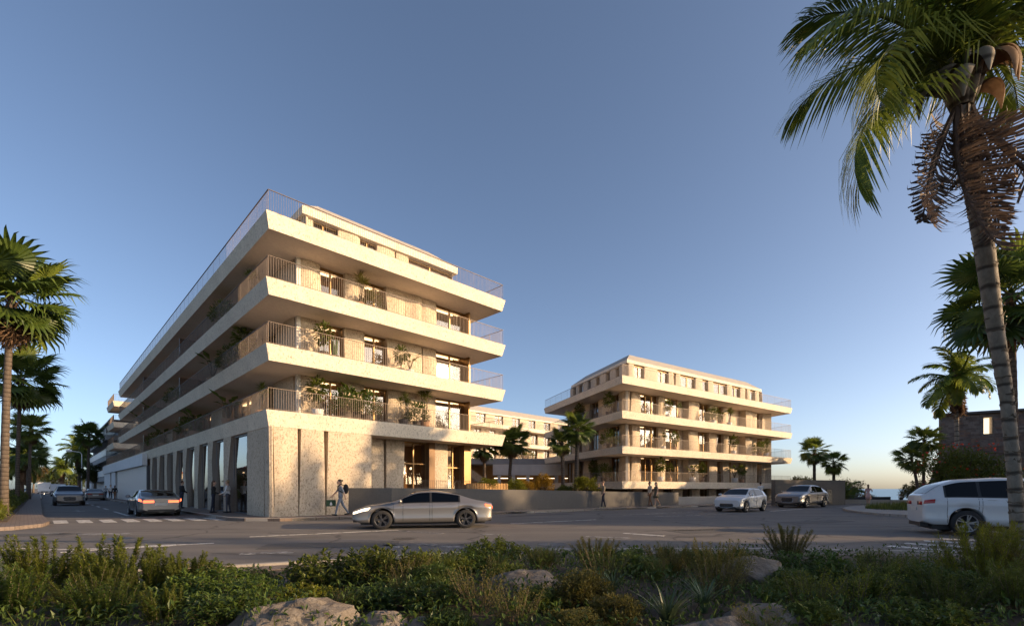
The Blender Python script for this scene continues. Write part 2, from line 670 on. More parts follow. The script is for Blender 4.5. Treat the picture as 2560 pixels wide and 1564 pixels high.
# street frame of the big corner block: a runs along its short front, b along the side street
OX, OY = -10.9, 21.3
UX, UY = .7126, .7015
ROT_A = math.atan2(UY, UX)


def L(a, b):
    return (OX + a * UX - b * UY, OY + a * UY + b * UX)


def G(px, py, z=0.0):
    """survey point on the ground measured off the photograph"""
    Y = 1201.0 * (CAM_H - z) / (py - 1221.0)
    return ((px - 1280.0) / 1201.0 * Y, Y)

# ------------------------------------------------------------------ ground, sea, pavements
def ground_z(x, y):
    return -7.0 * sm((y - 50) / 42) * sm((x - 4) / 18)


def make_ground():
    xs = [-3000, -1200, -600, -300, -180, -120, -80] + list(range(-60, 4, 8)) + list(range(4, 64, 3)) + [70, 85, 110, 150, 220, 400, 800, 1600, 3000]
    ys = [-120, -60, -20, 0, 10, 20, 30, 40] + list(range(46, 100, 3)) + [110, 130, 160, 220, 300, 500, 1000, 2000, 3500]
    mb = MB()
    rows = [[(x, y, ground_z(x, y)) for x in xs] for y in ys]
    n = len(xs)
    vs = [p for r in rows for p in r]
    for i in range(len(ys) - 1):
        for j in range(n - 1):
            soil = ys[i] >= 49 and xs[j] >= 4 or ys[i] > 400
            mb.f.append((i * n + j, i * n + j + 1, (i + 1) * n + j + 1, (i + 1) * n + j))
            mb.m.append(1 if soil else 0)
    mb.v = vs
    tag(mb.build('road', ['asphalt', 'soil']), kind='structure')
    s = MB()
    s.quad((-20, 66, -4.6), (30000, 66, -4.6), (30000, 36000, -4.6), (-20, 36000, -4.6))
    tag(s.build('sea', 'sea_water'), kind='structure')


make_ground()


def resample(pts, step):
    pts = [Vector(p) for p in pts]
    out = [pts[0].copy()]
    acc = 0.0
    for p, q in zip(pts[:-1], pts[1:]):
        l = (q - p).length
        d = (q - p) / l
        t = step - acc
        while t <= l:
            out.append(p + d * t)
            t += step
        acc = l - (t - step)
    return out


_ks = MB()
_ks.add([(.01, 0, -.1), (.97, 0, -.1), (.97, .16, -.1), (.01, .16, -.1), (.01, 0, .105), (.97, 0, .105), (.97, .16, .135), (.01, .16, .135),
         (.01, .03, .135), (.97, .03, .135)],
        [(0, 1, 5, 4), (4, 5, 9, 8), (8, 9, 6, 7), (1, 2, 6, 9, 5), (2, 3, 7, 6), (3, 0, 4, 8, 7)])
KERB_MESH = _ks.mesh('kerb_stone', 'kerb_stone')


def kerb(pts, parent, zf=None, most=200):
    """a row of kerb stones; the pavement lies on the left-hand side of the line"""
    r = resample(pts, 1.0)
    rng = random.Random(len(r))
    for p, q in list(zip(r[:-1], r[1:]))[:most]:
        a = math.atan2(q.y - p.y, q.x - p.x)
        z = (zf(p.x, p.y) if zf else 0) + rng.uniform(-.004, .004)
        link('kerb_stone', KERB_MESH, parent, (p.x, p.y, z), (0, 0, a), ((q - p).length, 1, 1))


def slab_ground(name, poly, z, mat):
    o = MB().prism(poly, -.2, z).build(name, mat)
    return tag(o, kind='structure')


# pavement along the left of the side street, with the rounded corner
left_kerb = [(-60, -6), (-30, 9.0), (-22, 12.6), (-18.6, 14.3), (-17.3, 15.4), (-16.9, 16.3), (-17.2, 17.6), (-18.2, 18.9), L(-7.05, 10.0)] + [L(-7.05, b) for b in (30, 60, 100, 150, 220)]
lk_in = left_kerb[::-1]
pav_left = slab_ground('pavement', lk_in + [(-60, -2), (-34, 11), (-24.5, 15.6), L(-8.05, 4)] + [L(-8.05, 220)], .125, 'brick_paving')
kerb(left_kerb[::-1], pav_left, most=150)
bed_left = slab_ground('planting_bed_ground', [L(-8.05, 220), L(-8.05, 4), (-24.5, 15.6), (-34, 11), (-60, -2), (-90, 40), L(-40, 220)][::1], .16, 'soil')

# pavement round the corner block and on along the main road
front_kerb = [L(-1.25, 200), L(-1.25, 60), L(-1.25, 2.5), L(-1.2, 1.2), L(-.85, .1), L(-.2, -.55), (-10.0, 20.7), (-6.0, 23.1), (-1.9, 25.7), (9.75, 33.9), (13.9, 36.8), (24.5, 44.0), (40, 54.5)]
pav_front = slab_ground('pavement', front_kerb + [(36, 56), (20, 49), (12, 45), L(14, 6), L(6, 40), L(4, 200)], .125, 'terracotta_paving')
kerb(front_kerb[1:], pav_front, most=190)
for o in pav_front.children:
    pass

# plaza island with lawn on the right
isl_kerb = [(60, 14.5), (34, 18.0), (24, 20.5), (20.6, 21.9), (19.4, 23.6), (19.25, 25.2), (19.7, 27.2), (20.6, 29.6), (22.0, 32.0), (24.4, 34.8), (28, 38.0), (33, 42), (42, 48)]
pav_isle = slab_ground('plaza_pavement', isl_kerb[::-1] + [(70, 18), (70, 44)][::1], .125, 'stone_paving')
kerb(isl_kerb[::-1], pav_isle, most=90)

# verge strip in front of the planted foreground
verge_far = [(-40, 2.4), (-14, 6.35), (-9, 7.2), (-5.6, 8.05), (-4.1, 8.7), (-1.6, 9.9), (.4, 10.6), (4.6, 10.75), (8, 10.4), (14, 8.8), (40, 3)]
verge_near = [(-40, 1.9), (-14, 5.75), (-9, 6.6), (-5.6, 7.4), (-4.1, 8.0), (-1.6, 9.2), (.4, 9.9), (4.6, 10.05), (8, 9.7), (14, 8.1), (40, 2.3)]
verge = slab_ground('verge_paving', verge_near + verge_far[::-1], .05, 'brick_paving')
for p, q in zip(resample(verge_far, .9)[:-1], resample(verge_far, .9)[1:]):
    if -16 < p.x < 14:
        link('kerb_stone', KERB_MESH, verge, (q.x, q.y, -.045), (0, 0, math.atan2(p.y - q.y, p.x - q.x)), (.9, 1, 1))


def bed_z(x, y):
    return .10 + .10 * math.sin(x * .7 + 1) * math.cos(y * .9) + .05 * math.sin(x * 2.3 + y * 1.7)


def make_bed():
    mb = MB()
    rows = []
    far = [Vector(p) for p in verge_near]
    n = 90
    rs = resample(verge_near, sum((far[i + 1] - far[i]).length for i in range(len(far) - 1)) / (n + .5))
    for p in rs:
        col = []
        for k in range(14):
            t = k / 13
            y = p.y + (-7.0 - p.y) * t
            z = bed_z(p.x, y) if k else .04
            col.append((p.x, y, z))
        rows.append(col)
    mb.grid(rows)
    tag(mb.build('planting_bed_ground', 'soil', None, True), kind='structure')


make_bed()


# ------------------------------------------------------------------ road markings
simple('tar', (.03, .029, .028), .6)
simple('asphalt_patch', (.075, .071, .067), .85, var=.25, vscale=20)


def marks():
    h = .006

    def strip(name, pts, mat='road_paint', label=None, cat='road marking', group=None):
        mb = MB()
        mb.add([(p[0], p[1], h) for p in pts], [tuple(range(len(pts)))])
        mb.v += [(p[0], p[1], h - .004) for p in pts]
        n = len(pts)
        for i in range(n):
            mb.f.append((i, n + i, n + (i + 1) % n, (i + 1) % n))
            mb.m.append(0)
        o = mb.build(name, mat, ROADMARK)
        return o

    global ROADMARK
    ROADMARK = bpy.data.objects['road']
    # zebra crossing over the side street, bars along the street
    for k in range(9):
        a = -6.75 + .74 * k
        b0 = 4.0 - .34 * k
        strip('crossing_bar', [L(a, b0), L(a + .44, b0 - .14), L(a + .44, b0 + 2.3), L(a, b0 + 2.44)])
    # centre dashes of the side street
    for b, l in ((9.0, 6.5), (19.5, 2.6), (25.5, 2.4), (31.5, 2.4), (37.5, 2.4), (43.5, 2.4), (50, 2.4), (57, 2.4), (64, 2.4), (72, 2.4), (80, 2.4)):
        strip('lane_dash', [L(-3.95, b), L(-3.80, b), L(-3.80, b + l), L(-3.95, b + l)])
    # arrow in the near lane and stop line remnants
    c = (-5.4, 17.5)
    strip('arrow_mark', [L(c[0] - .06, c[1]), L(c[0] + .06, c[1]), L(c[0] + .06, c[1] + 2.6), L(c[0] - .06, c[1] + 2.6)], 'road_paint_worn')
    strip('arrow_mark', [L(c[0] - .35, c[1] + .1), L(c[0], c[1] - 1.1), L(c[0] + .35, c[1] + .1)], 'road_paint_worn')
    strip('stop_line', [L(-6.8, 8.3), L(-1.6, 6.2), L(-1.6, 6.4), L(-6.8, 8.5)], 'road_paint_worn')

    def line(p, q, w, mat='road_paint'):
        p, q = Vector(G(*p)), Vector(G(*q))
        d = (q - p).normalized()
        s = Vector((-d.y, d.x)) * w / 2
        strip('lane_line', [p - s, q - s, q + s, p + s], mat)

    line((60, 1375), (348, 1368), .13)
    line((-60, 1376), (95, 1368), .11)
    line((150, 1380), (350, 1365), .13)
    line((352, 1366), (440, 1361), .34)
    line((440, 1361), (535, 1357), .12)
    line((600, 1384), (735, 1379), .30, 'road_paint_worn')
    line((624, 1341), (995, 1324), .12)
    line((995, 1326), (1110, 1333), .10, 'road_paint_worn')
    line((1200, 1334), (1270, 1337), .12, 'road_paint_worn')
    line((1275, 1308), (1490, 1298), .12)
    line((1560, 1332), (1660, 1339), .20)
    line((1465, 1340), (1575, 1344), .24, 'road_paint_worn')
    line((1680, 1326), (1790, 1323), .16, 'road_paint_worn')
    line((1050, 1359), (1160, 1368), .3, 'road_paint_worn')
    line((965, 1361), (1005, 1367), .25, 'road_paint_worn')
    line((410, 1427), (475, 1423), .14, 'road_paint_worn')
    line((1610, 1371), (1670, 1375), .24, 'road_paint_worn')
    line((1925, 1277), (2010, 1271), .12)
    line((1560, 1287), (1760, 1277), .2, 'road_paint_worn')
    line((1640, 1290), (1800, 1285), .18, 'road_paint_worn')
    line((2090, 1268), (2140, 1266), .3, 'road_paint_worn')
    # crossing bars in front of the white car on the right
    for p, q in (((2221, 1364), (2440, 1381)), ((2262, 1357), (2500, 1372)), ((2310, 1351), (2560, 1363)), ((2350, 1346), (2600, 1356))):
        line(p, q, .34)
    # worn turning arrow on the main road
    g = Vector(G(262, 1334))
    strip('arrow_mark', [(g.x - 1.0, g.y + .1), (g.x - .5, g.y - .35), (g.x + .9, g.y - .05), (g.x + .5, g.y + .3)], 'road_paint_worn')
    strip('arrow_mark', [(g.x - 2.2, g.y + .25), (g.x - 1.3, g.y - .1), (g.x - 1.1, g.y + .1), (g.x - 1.9, g.y + .45)], 'road_paint_worn')
    # sealed cracks and repair patches
    rng = random.Random(8)
    for (x, y, ang, n) in ((-9, 13.4, 18, 9), (-2, 15.2, 25, 11), (4, 14.0, 8, 9), (9, 18.5, 30, 10), (-13, 16.2, 10, 8), (2, 21.0, 30, 9), (12, 23, 35, 8), (-6.5, 10.4, 12, 7), (6, 12.2, -6, 8), (-12, 27, 130, 9), (-20, 33, 132, 9)):
        a = R(ang)
        pts = []
        p = Vector((x, y))
        for _ in range(n):
            pts.append(p.copy())
            a += rng.uniform(-.35, .35)
            p = p + Vector((math.cos(a), math.sin(a))) * rng.uniform(.4, .9)
            a += (R(ang) - a) * .4
        mb = MB()
        ws = [rng.uniform(.012, .035) for _ in pts]
        mb.grid([[(q.x - w * math.sin(R(ang)), q.y + w * math.cos(R(ang)), .0045), (q.x + w * math.sin(R(ang)), q.y - w * math.cos(R(ang)), .0045)] for q, w in zip(pts, ws)])
        mb.build('sealed_crack', 'tar', ROADMARK)
    for (x, y, ang, l, w) in ((-4.5, 12.0, 14, 3.2, 1.1), (6.5, 16.0, 20, 2.6, 1.3), (-14.5, 14.6, 9, 2.2, .8), (1.5, 25.6, 34, 4.0, .7), (13, 20.4, 26, 3.4, 1.0)):
        c, s_ = math.cos(R(ang)), math.sin(R(ang))
        strip('repair_patch', [(x + u * c - v * s_, y + u * s_ + v * c) for u, v in ((-l / 2, -w / 2), (l / 2, -w / 2 - .04), (l / 2 + .05, w / 2), (-l / 2, w / 2 + .03))], 'asphalt_patch')
    # drain covers and cable patches
    for (px, py, r) in ((1010, 1346, .32), (1380, 1360, .35), (300, 1345, .3), (1900, 1345, .33)):
        x, y = G(px, py)
        o = MB().lathe([(0, .006), (r * .93, .006), (r, .002)], 20).build('manhole_cover', 'rim_dark', ROADMARK)
        o.location = (x, y, 0)


marks()

# ------------------------------------------------------------------ apartment blocks
def slab_part(root, poly, z, h=.72, ins=.16, name='balcony_slab'):
    """concrete balcony slab: fascia leaning outwards to the top, smooth soffit"""
    lo = offset_poly(poly, ins)
    n = len(poly)
    mb = MB()
    vs = [(p[0], p[1], z - h) for p in lo] + [(p[0], p[1], z) for p in poly]
    inner = offset_poly(poly, .32)
    vs += [(p[0], p[1], z) for p in inner] + [(p[0], p[1], z - .06) for p in inner]
    mb.add(vs, [(i, (i + 1) % n, n + (i + 1) % n, n + i) for i in range(n)] +
           [(n + i, n + (i + 1) % n, 2 * n + (i + 1) % n, 2 * n + i) for i in range(n)] +
           [(2 * n + i, 2 * n + (i + 1) % n, 3 * n + (i + 1) % n, 3 * n + i) for i in range(n)], 0)
    mb.f.append(tuple(range(n - 1, -1, -1)))
    mb.m.append(1)
    mb.f.append(tuple(range(3 * n, 4 * n)))
    mb.m.append(1)
    return mb.build(name, ['facade_concrete', 'soffit_concrete'], root)


def railing(root, pts, z, h=1.0, step=.11, r=.0065, mat='bronze_rail'):
    """top rail on thin upright bars along a polyline"""
    rail = MB()
    bars = MB()
    for p, q in zip(pts[:-1], pts[1:]):
        p, q = Vector(p), Vector(q)
        d = q - p
        l = d.length
        rail.bar((p.x, p.y, z + h), (q.x, q.y, z + h), .05, .018)
        rail.bar((p.x, p.y, z + .07), (q.x, q.y, z + .07), .03, .012)
        n = max(1, int(l / step))
        e = d / l
        s = Vector((-e.y, e.x))
        for k in range(n + 1):
            c = p + d * (k / n)
            w = r if k % 12 else r * 1.7
            a, b = e * w, s * w * .55
            z1 = z + h - .01
            z0 = z - .03
            cs = [c - a - b, c + a - b, c + a + b, c - a + b]
            bars.add([(v.x, v.y, z0) for v in cs] + [(v.x, v.y, z1) for v in cs], [(0, 1, 5, 4), (1, 2, 6, 5), (2, 3, 7, 6), (3, 0, 4, 7)])
    o = rail.build('railing', mat, root)
    b = bars.build('railing_bars', mat, o)
    b['kind'] = 'stuff'
    return o


class Face:
    """a vertical wall plane: origin at one end, direction d along it, outward normal n (local coords of the block)"""

    def __init__(self, org, d):
        self.o = Vector(org)
        self.d = Vector(d).normalized()
        self.n = Vector((self.d.y, -self.d.x))     # outward when the face runs ccw

    def p(self, s, out, z):
        q = self.o + self.d * s + self.n * out
        return (q.x, q.y, z)


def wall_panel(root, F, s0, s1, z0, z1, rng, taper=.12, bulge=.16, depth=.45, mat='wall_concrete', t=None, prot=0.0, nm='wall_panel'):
    """sculpted pier: tapering sides, front swelling softly"""
    ns, nz = 7, 7
    t = t if t is not None else (rng.uniform(-taper, taper), rng.uniform(-taper, taper), rng.uniform(-taper, taper), rng.uniform(-taper, taper))
    b0, b1, bm = rng.uniform(.2, 1) * bulge, rng.uniform(.2, 1) * bulge, rng.uniform(.0, .8) * bulge
    ph = rng.uniform(.25, .75)
    rows = []
    for j in range(nz):
        v = j / (nz - 1)
        z = z0 + (z1 - z0) * v
        cur = math.sin(v * math.pi)
        l = s0 + t[0] * (1 - v) + t[1] * v
        r = s1 + t[2] * (1 - v) + t[3] * v
        amp = b0 * (1 - v) + b1 * v + bm * cur
        row = []
        for i in range(ns):
            u = i / (ns - 1)
            sh = math.sin(math.pi * u ** (math.log(.5) / math.log(ph)))
            row.append(F.p(l + (r - l) * u, prot + amp * (.15 + .85 * sh), z))
        rows.append([F.p(l, -depth, z)] + row + [F.p(r, -depth, z)])
    mb = MB()
    n = len(rows[0])
    # separate returns so the arris stays sharp
    mb.grid([r[1:-1] for r in rows])
    mb.grid([[r[0], r[1]] for r in rows])
    mb.grid([[r[-2], r[-1]] for r in rows])
    o = mb.build(nm, mat, root, True)
    return o


def window(root, F, s0, s1, z0, z1, rng, mull=1, deep=.28, curt=.6, brown=True, glass='window_glass', frame='bronze', bare=False):
    fr = MB()
    w = .055
    dp = .07

    def rect(a, b, c, d):
        p = [F.p(a, -deep + dp, c), F.p(b, -deep + dp, c), F.p(b, -deep + dp, d), F.p(a, -deep + dp, d)]
        q = [F.p(a, -deep - dp, c), F.p(b, -deep - dp, c), F.p(b, -deep - dp, d), F.p(a, -deep - dp, d)]
        fr.add(p + q, [(0, 1, 2, 3), (7, 6, 5, 4), (0, 4, 5, 1), (1, 5, 6, 2), (2, 6, 7, 3), (3, 7, 4, 0)])
    rect(s0, s0 + w, z0, z1)
    rect(s1 - w, s1, z0, z1)
    rect(s0 + w, s1 - w, z0, z0 + w)
    rect(s0 + w, s1 - w, z1 - w * 1.6, z1)
    cuts = [s0 + (s1 - s0) * (k + 1) / (mull + 1) for k in range(mull)]
    for c in cuts:
        rect(c - w * .6, c + w * .6, z0 + w, z1 - w * 1.6)
    o = fr.build('window', frame, root)
    es = [s0 + w] + cuts + [s1 - w]
    for a, b in zip(es[:-1], es[1:]):
        tl = rng.uniform(-.006, .006)
        p = MB().quad(F.p(a, -deep + tl, z0 + w), F.p(b, -deep - tl, z0 + w), F.p(b, -deep - tl * .4, z1 - w * 1.6), F.p(a, -deep + tl * .6, z1 - w * 1.6))
        p.build('pane', glass, o)
    if bare:
        return o
    # folded cloth inside: brown curtains, and pale lower sheets imitating reflections in the glass
    def cloth(a, b, za, zb, out, mat):
        n = max(6, int((b - a) / .05))
        rows = []
        for z in (za, zb):
            rows.append([F.p(a + (b - a) * k / n, out + .035 * math.sin(k * 1.7 + a) + .012 * math.sin(k * .9), z) for k in range(n + 1)])
        MB().grid(rows).build('curtain_or_reflection', mat, o, True)
    if curt > 0:
        cloth(s0 + .08, s0 + .08 + (s1 - s0 - .16) * (1.0 if curt > .9 else .92), z0 + .06, z0 + (z1 - z0) * (curt * .62), -deep - .24, 'curtain_reflection')
    if brown:
        wv = (s1 - s0) * .26
        cloth(s1 - .06 - wv, s1 - .06, z0 + .05, z1 - .1, -deep - .36, 'curtain_brown')
        cloth(s0 + .06, s0 + .06 + wv * .6, z0 + .05, z1 - .1, -deep - .36, 'curtain_brown')
    return o


def reveal(root, F, s0, s1, z0, z1, deep=.5):
    mb = MB()
    mb.add([F.p(s0, -.02, z0), F.p(s1, -.02, z0), F.p(s1, -deep, z0), F.p(s0, -deep, z0), F.p(s0, -.02, z1), F.p(s1, -.02, z1), F.p(s1, -deep, z1), F.p(s0, -deep, z1)],
           [(0, 1, 5, 4), (1, 2, 6, 5), (3, 0, 4, 7)])
    mb.build('window_reveal', 'bronze', root)


def storey(root, F, z0, z1, wins, panels, rng, curt=None, deep=.28, **kw):
    for (a, b, *opt) in panels:
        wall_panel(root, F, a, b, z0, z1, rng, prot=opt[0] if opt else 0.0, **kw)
    for i, (a, b, *opt) in enumerate(wins):
        m = opt[0] if opt else 1
        window(root, F, a - .1, b + .1, z0 + .02, z1 - .02, rng, m, deep, curt if curt is not None else rng.choice((.5, .65, .8, .75)))


def core(root, poly, z0, z1, ins, room=1.5):
    """rooms behind the facade: warm back wall, so panes have depth"""
    p = offset_poly(poly, ins + room)
    q = offset_poly(poly, ins + room - .05)
    MB().prism(p, z0 + .02, z1 - .02).build('inner_wall', 'room_wall', root)


# ---------- the corner block
A = thing('apartment_building', 'large pale concrete corner apartment block with four wide balcony slabs, nearest on the left', 'building', (OX, OY, 0), ROT_A)
AW, AD = 14.7, 56.0
polyA = [(0, 0), (AW, 0), (AW, AD), (0, AD)]
polyA1 = [(0, 0), (AW, 0), (AW, 73), (0, 73)]
ZA = [4.93, 7.88, 10.83, 13.78]
SH = .72
rngA = random.Random(7)
for z in ZA:
    slab_part(A, polyA1 if z < 5 else polyA, z)
    dep = 73 if z < 5 else AD
    i = .13
    railing(A, [(i, dep - i), (i, i), (AW - i, i), (AW - i, 14)], z, 1.0, .11, .005 if z > 13 else .0062)
FA = Face((0, 2.05), (1, 0))                 # front, b = 2.05
winsA = [(3.33, 4.52), (5.80, 7.13), (10.64, 13.05)]
pansA = [(2.25, 3.33), (4.55, 5.80), (7.16, 8.34), (8.36, 9.52), (9.54, 10.64)]
FL = Face((2.05, AD - .5), (0, -1))          # side street face, runs from far to near (ccw)
for z in ZA[:3]:
    z1 = z + 2.95 - SH
    storey(A, FA, z, z1, winsA, pansA, rngA, taper=.10)
    # side face: piers about every nine metres, tall windows between
    def sl(b):
        return AD - .5 - b
    b = 2.3
    pans = [(sl(5.2), sl(2.3)), (sl(9.2), sl(7.0)), (sl(18.8), sl(15.9)), (sl(27.2), sl(24.7)), (sl(36.2), sl(33.4)), (sl(44.9), sl(42.2)), (sl(54.5), sl(51.5))]
    wins = [(sl(7.0), sl(5.2), 0), (sl(15.9), sl(9.2), 3), (sl(24.7), sl(18.8), 2), (sl(33.4), sl(27.2), 2), (sl(42.2), sl(36.2), 2), (sl(51.5), sl(44.9), 2)]
    storey(A, FL, z, z1, wins, pans, rngA, taper=.28, bulge=.12, depth=.6)
    # rain pipe at the corner, end post, right-hand return wall
    MB().box(2.06, 2.26, 2.0, 2.2, z, z1).build('corner_post', 'pale_post', A)
    MB().box(13.10, 13.22, 1.85, 3.0, z, z1).build('end_post', 'bronze', A)
    MB().box(12.95, 13.1, 3.0, AD - 2, z, z1).build('end_wall', 'wall_concrete', A)
    core(A, [(2.05, 2.05), (13.05, 2.05), (13.05, AD - 2), (2.05, AD - 2)], z, z1, 0, 1.6)
    # ceiling lamps in the rooms; the front ones are added to brighten the interiors
    for (a0, a1) in winsA:
        MB().box(a0 + .1, a1 - .1, 2.75, 2.95, z1 - .10, z1 - .06).build('ceiling_or_added_lamp', 'room_lamp', A)
    for b in (12, 21.5, 30.5, 39, 48):
        MB().box(2.75, 2.95, b - 1.6, b + 1.6, z1 - .10, z1 - .06).build('ceiling_or_added_lamp', 'room_lamp', A)
    # partition screens between the flats on the side balcony
    for b in (20.5, 38.0):
        MB().box(.35, 2.0, b, b + .05, z, z + 1.9).build('balcony_screen', 'balustrade_glass', A)


def penthouse(root, poly, z, h, eave_t, roof_h, roof_in, faces, rng):
    """set-back top storey with eave band and hipped concrete roof; faces: (Face, windows, panels)"""
    ze = z + h
    over = offset_poly(poly, -.12)
    n = len(poly)
    MB().prism(over, ze - eave_t, ze).build('eave_band', 'facade_concrete', root)
    top = offset_poly(poly, roof_in)
    mb = MB()
    o2 = offset_poly(over, .02)
    mb.add([(p[0], p[1], ze + .004) for p in o2] + [(p[0], p[1], ze + roof_h) for p in top],
           [(i, (i + 1) % n, n + (i + 1) % n, n + i) for i in range(n)] + [tuple(range(n, 2 * n))])
    mb.build('roof', 'roof_concrete', root)
    for F, wins, pans in faces:
        storey(root, F, z, ze - eave_t, wins, pans, rng, curt=.75, deep=.22, taper=.12, bulge=.1)
    core(root, poly, z, ze - eave_t, 0, 1.3)


PA = [(2.8, 3.0), (12.85, 3.0), (12.85, 50), (2.8, 50)]
FPA = Face((0, 3.1), (1, 0))
FPL = Face((2.9, 50), (0, -1))
penthouse(A, PA, ZA[3], 2.52, .42, 1.05, 1.25, [
    (FPA, [(3.10, 4.75), (6.0, 7.05), (9.42, 12.5)], [(2.85, 3.05), (4.8, 5.95), (7.1, 8.3), (8.36, 9.36), (12.55, 12.8)]),
    (FPL, [(50 - 6.0 - 7 * k, 50 - 3.6 - 7 * k) for k in range(6)], [(50 - 3.6 - 7 * k - .02, 50 - 3.6 - 7 * k + (.5 if k == 0 else 4.6)) for k in range(6)]),
], rngA)

# ground floor: closed sculpted corner, then a recessed front over the terrace
FG = Face((0, .2), (1, 0))
z0, z1 = .1, 4.22
specs = [((.17, .30), (.05, .0, .02, .05)), ((.36, 1.47), (.08, .0, .0, -.04)), ((1.50, 2.69), (.0, .10, .06, -.02)), ((2.74, 5.15), (.06, .16, .0, .0))]
for (s, t) in specs:
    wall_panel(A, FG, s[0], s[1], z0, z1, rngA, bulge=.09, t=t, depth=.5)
FGs = Face((.2, 3.42), (0, -1))
wall_panel(A, FGs, 0, 2.55, z0, z1, rngA, bulge=.05, t=(0, .0, -.06, .0), depth=.4)
wall_panel(A, FGs, 2.57, 3.22, z0, z1, rngA, bulge=.06, t=(.05, -.02, 0, -.1), depth=.4)
MB().box(.45, 5.0, .6, 1.0, z0, z1).build('core_wall', 'wall_concrete', A)
MB().box(.45, .8, 1.0, 3.35, z0, z1).build('core_wall', 'wall_concrete', A)
MB().box(5.1, 5.25, .3, 2.0, z0, z1).build('return_wall', 'wall_concrete', A)
FR = Face((0, 1.6), (1, 0))
for (a, b_) in ((5.3, 6.75), (6.78, 7.98), (10.14, 11.16)):
    wall_panel(A, FR, a, b_, 1.2, z1, rngA, bulge=.14, taper=.08)
window(A, FR, 7.9, 9.72, 1.25, z1 - .02, rngA, 1, .3, .0)
window(A, FR, 11.1, 12.4, 1.25, z1 - .02, rngA, 1, .3, .0)
MB().box(9.72, 10.14, 1.5, 2.6, 1.2, z1).build('door_panel', 'window_reveal', A)
MB().box(12.4, 12.95, 1.45, 2.6, 1.2, z1).build('end_post', 'bronze', A)
for (a, b_, zz) in ((7.95, 9.68, 2.9), (11.15, 12.35, 2.75)):
    MB().bar(FR.p(a, -.27, zz), FR.p(b_, -.27, zz), .06, .06).build('transom', 'bronze', A)
# warm shop interior of the ground floor
MB().box(5.3, 13.0, 4.6, 4.8, .9, z1 - .02).build('inner_wall', 'room_wall', A)
MB().box(5.3, 13.0, 2.0, 4.6, .9, 1.18).build('terrace_floor', 'stone_paving', A)
for k in range(5):
    MB().lathe([(.0, .09), (.07, .05), (.09, -.04), (.0, -.06)], 10).build('pendant_lamp', 'room_lamp', A).location = (8.2 + .33 * k, 3.2 + .2 * (k % 2), 2.25 + .14 * ((k * 7) % 5))

# side street ground floor: tapering folded piers, glazing set back
FS = Face((.16, 73), (0, -1))


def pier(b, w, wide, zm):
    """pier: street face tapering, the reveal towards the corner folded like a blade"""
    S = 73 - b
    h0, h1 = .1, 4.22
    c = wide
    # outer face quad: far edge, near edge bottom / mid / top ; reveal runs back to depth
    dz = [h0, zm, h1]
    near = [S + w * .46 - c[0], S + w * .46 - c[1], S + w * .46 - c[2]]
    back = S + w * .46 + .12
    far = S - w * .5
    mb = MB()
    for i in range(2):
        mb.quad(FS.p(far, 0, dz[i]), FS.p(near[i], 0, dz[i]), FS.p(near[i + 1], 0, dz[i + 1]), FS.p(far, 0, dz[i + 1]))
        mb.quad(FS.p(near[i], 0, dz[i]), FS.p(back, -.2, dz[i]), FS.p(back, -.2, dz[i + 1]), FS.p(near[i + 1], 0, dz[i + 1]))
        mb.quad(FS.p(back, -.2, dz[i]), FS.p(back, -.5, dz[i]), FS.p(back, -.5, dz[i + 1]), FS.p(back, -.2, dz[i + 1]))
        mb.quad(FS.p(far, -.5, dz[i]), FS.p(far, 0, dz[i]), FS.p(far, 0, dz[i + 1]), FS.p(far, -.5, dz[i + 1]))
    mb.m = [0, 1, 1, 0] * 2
    mb.build('pier', ['wall_concrete', 'reveal_shade_concrete'], A)


for k in range(8):
    b = 6.75 + 3.55 * k
    pier(b, 1.66, ((.30, .75, .10), (.12, .62, .30), (.50, .70, .10), (.10, .80, .25))[k % 4], (2.1, 3.0, 1.5, 2.5)[k % 4])
    nb = b - .80
    pb = 3.42 if k == 0 else b - 3.55 + .84
    s0, s1 = 73 - nb, 73 - pb
    window(A, FS, s0 - .15, s1 + .02, .12, 4.2, rngA, 0, .2, 0, False, 'shop_glass', 'dark_panel')
MB().box(2.6, 2.75, 3.4, 33, .1, 4.2).build('inner_wall', 'room_wall', A)
for k in range(7):
    bb = 4.2 + 3.55 * k
    sh = MB()
    for zz in (.5, 1.0, 1.5, 2.0, 2.5):
        sh.box(2.2, 2.58, bb - .2, bb + 1.4, zz, zz + .04)
    sh.box(2.2, 2.58, bb - .22, bb - .18, .1, 2.6).box(2.2, 2.58, bb + 1.4, bb + 1.44, .1, 2.6)
    s_ = sh.build('shelf_unit', 'bronze', A)
    MB().box(2.3, 2.34, bb, bb + 1.2, 2.44, 2.47).build('shelf_lamp', 'room_lamp', s_)

# white service front with upright fins further along
gar = MB()
gar.box(-.28, .1, 33.6, 72.9, 3.62, 4.72)
gar.build('white_fascia', 'white_render', A)
MB().box(.09, .4, 33.6, 72.9, .1, 3.62).build('service_wall', 'dark_panel', A)
fin = MB().box(.02, .07, -.16, .16, .1, 3.62).mesh('fin', 'white_metal')
for k in range(38):
    link('fin', fin, A, (0, 34.0 + .62 * k, 0))
MB().box(-.1, .06, 58.2, 62.6, .1, 3.6).build('service_door', 'white_render', A)
MB().box(-.1, .06, 64.4, 72.9, .1, 3.6).build('service_door', 'white_render', A)

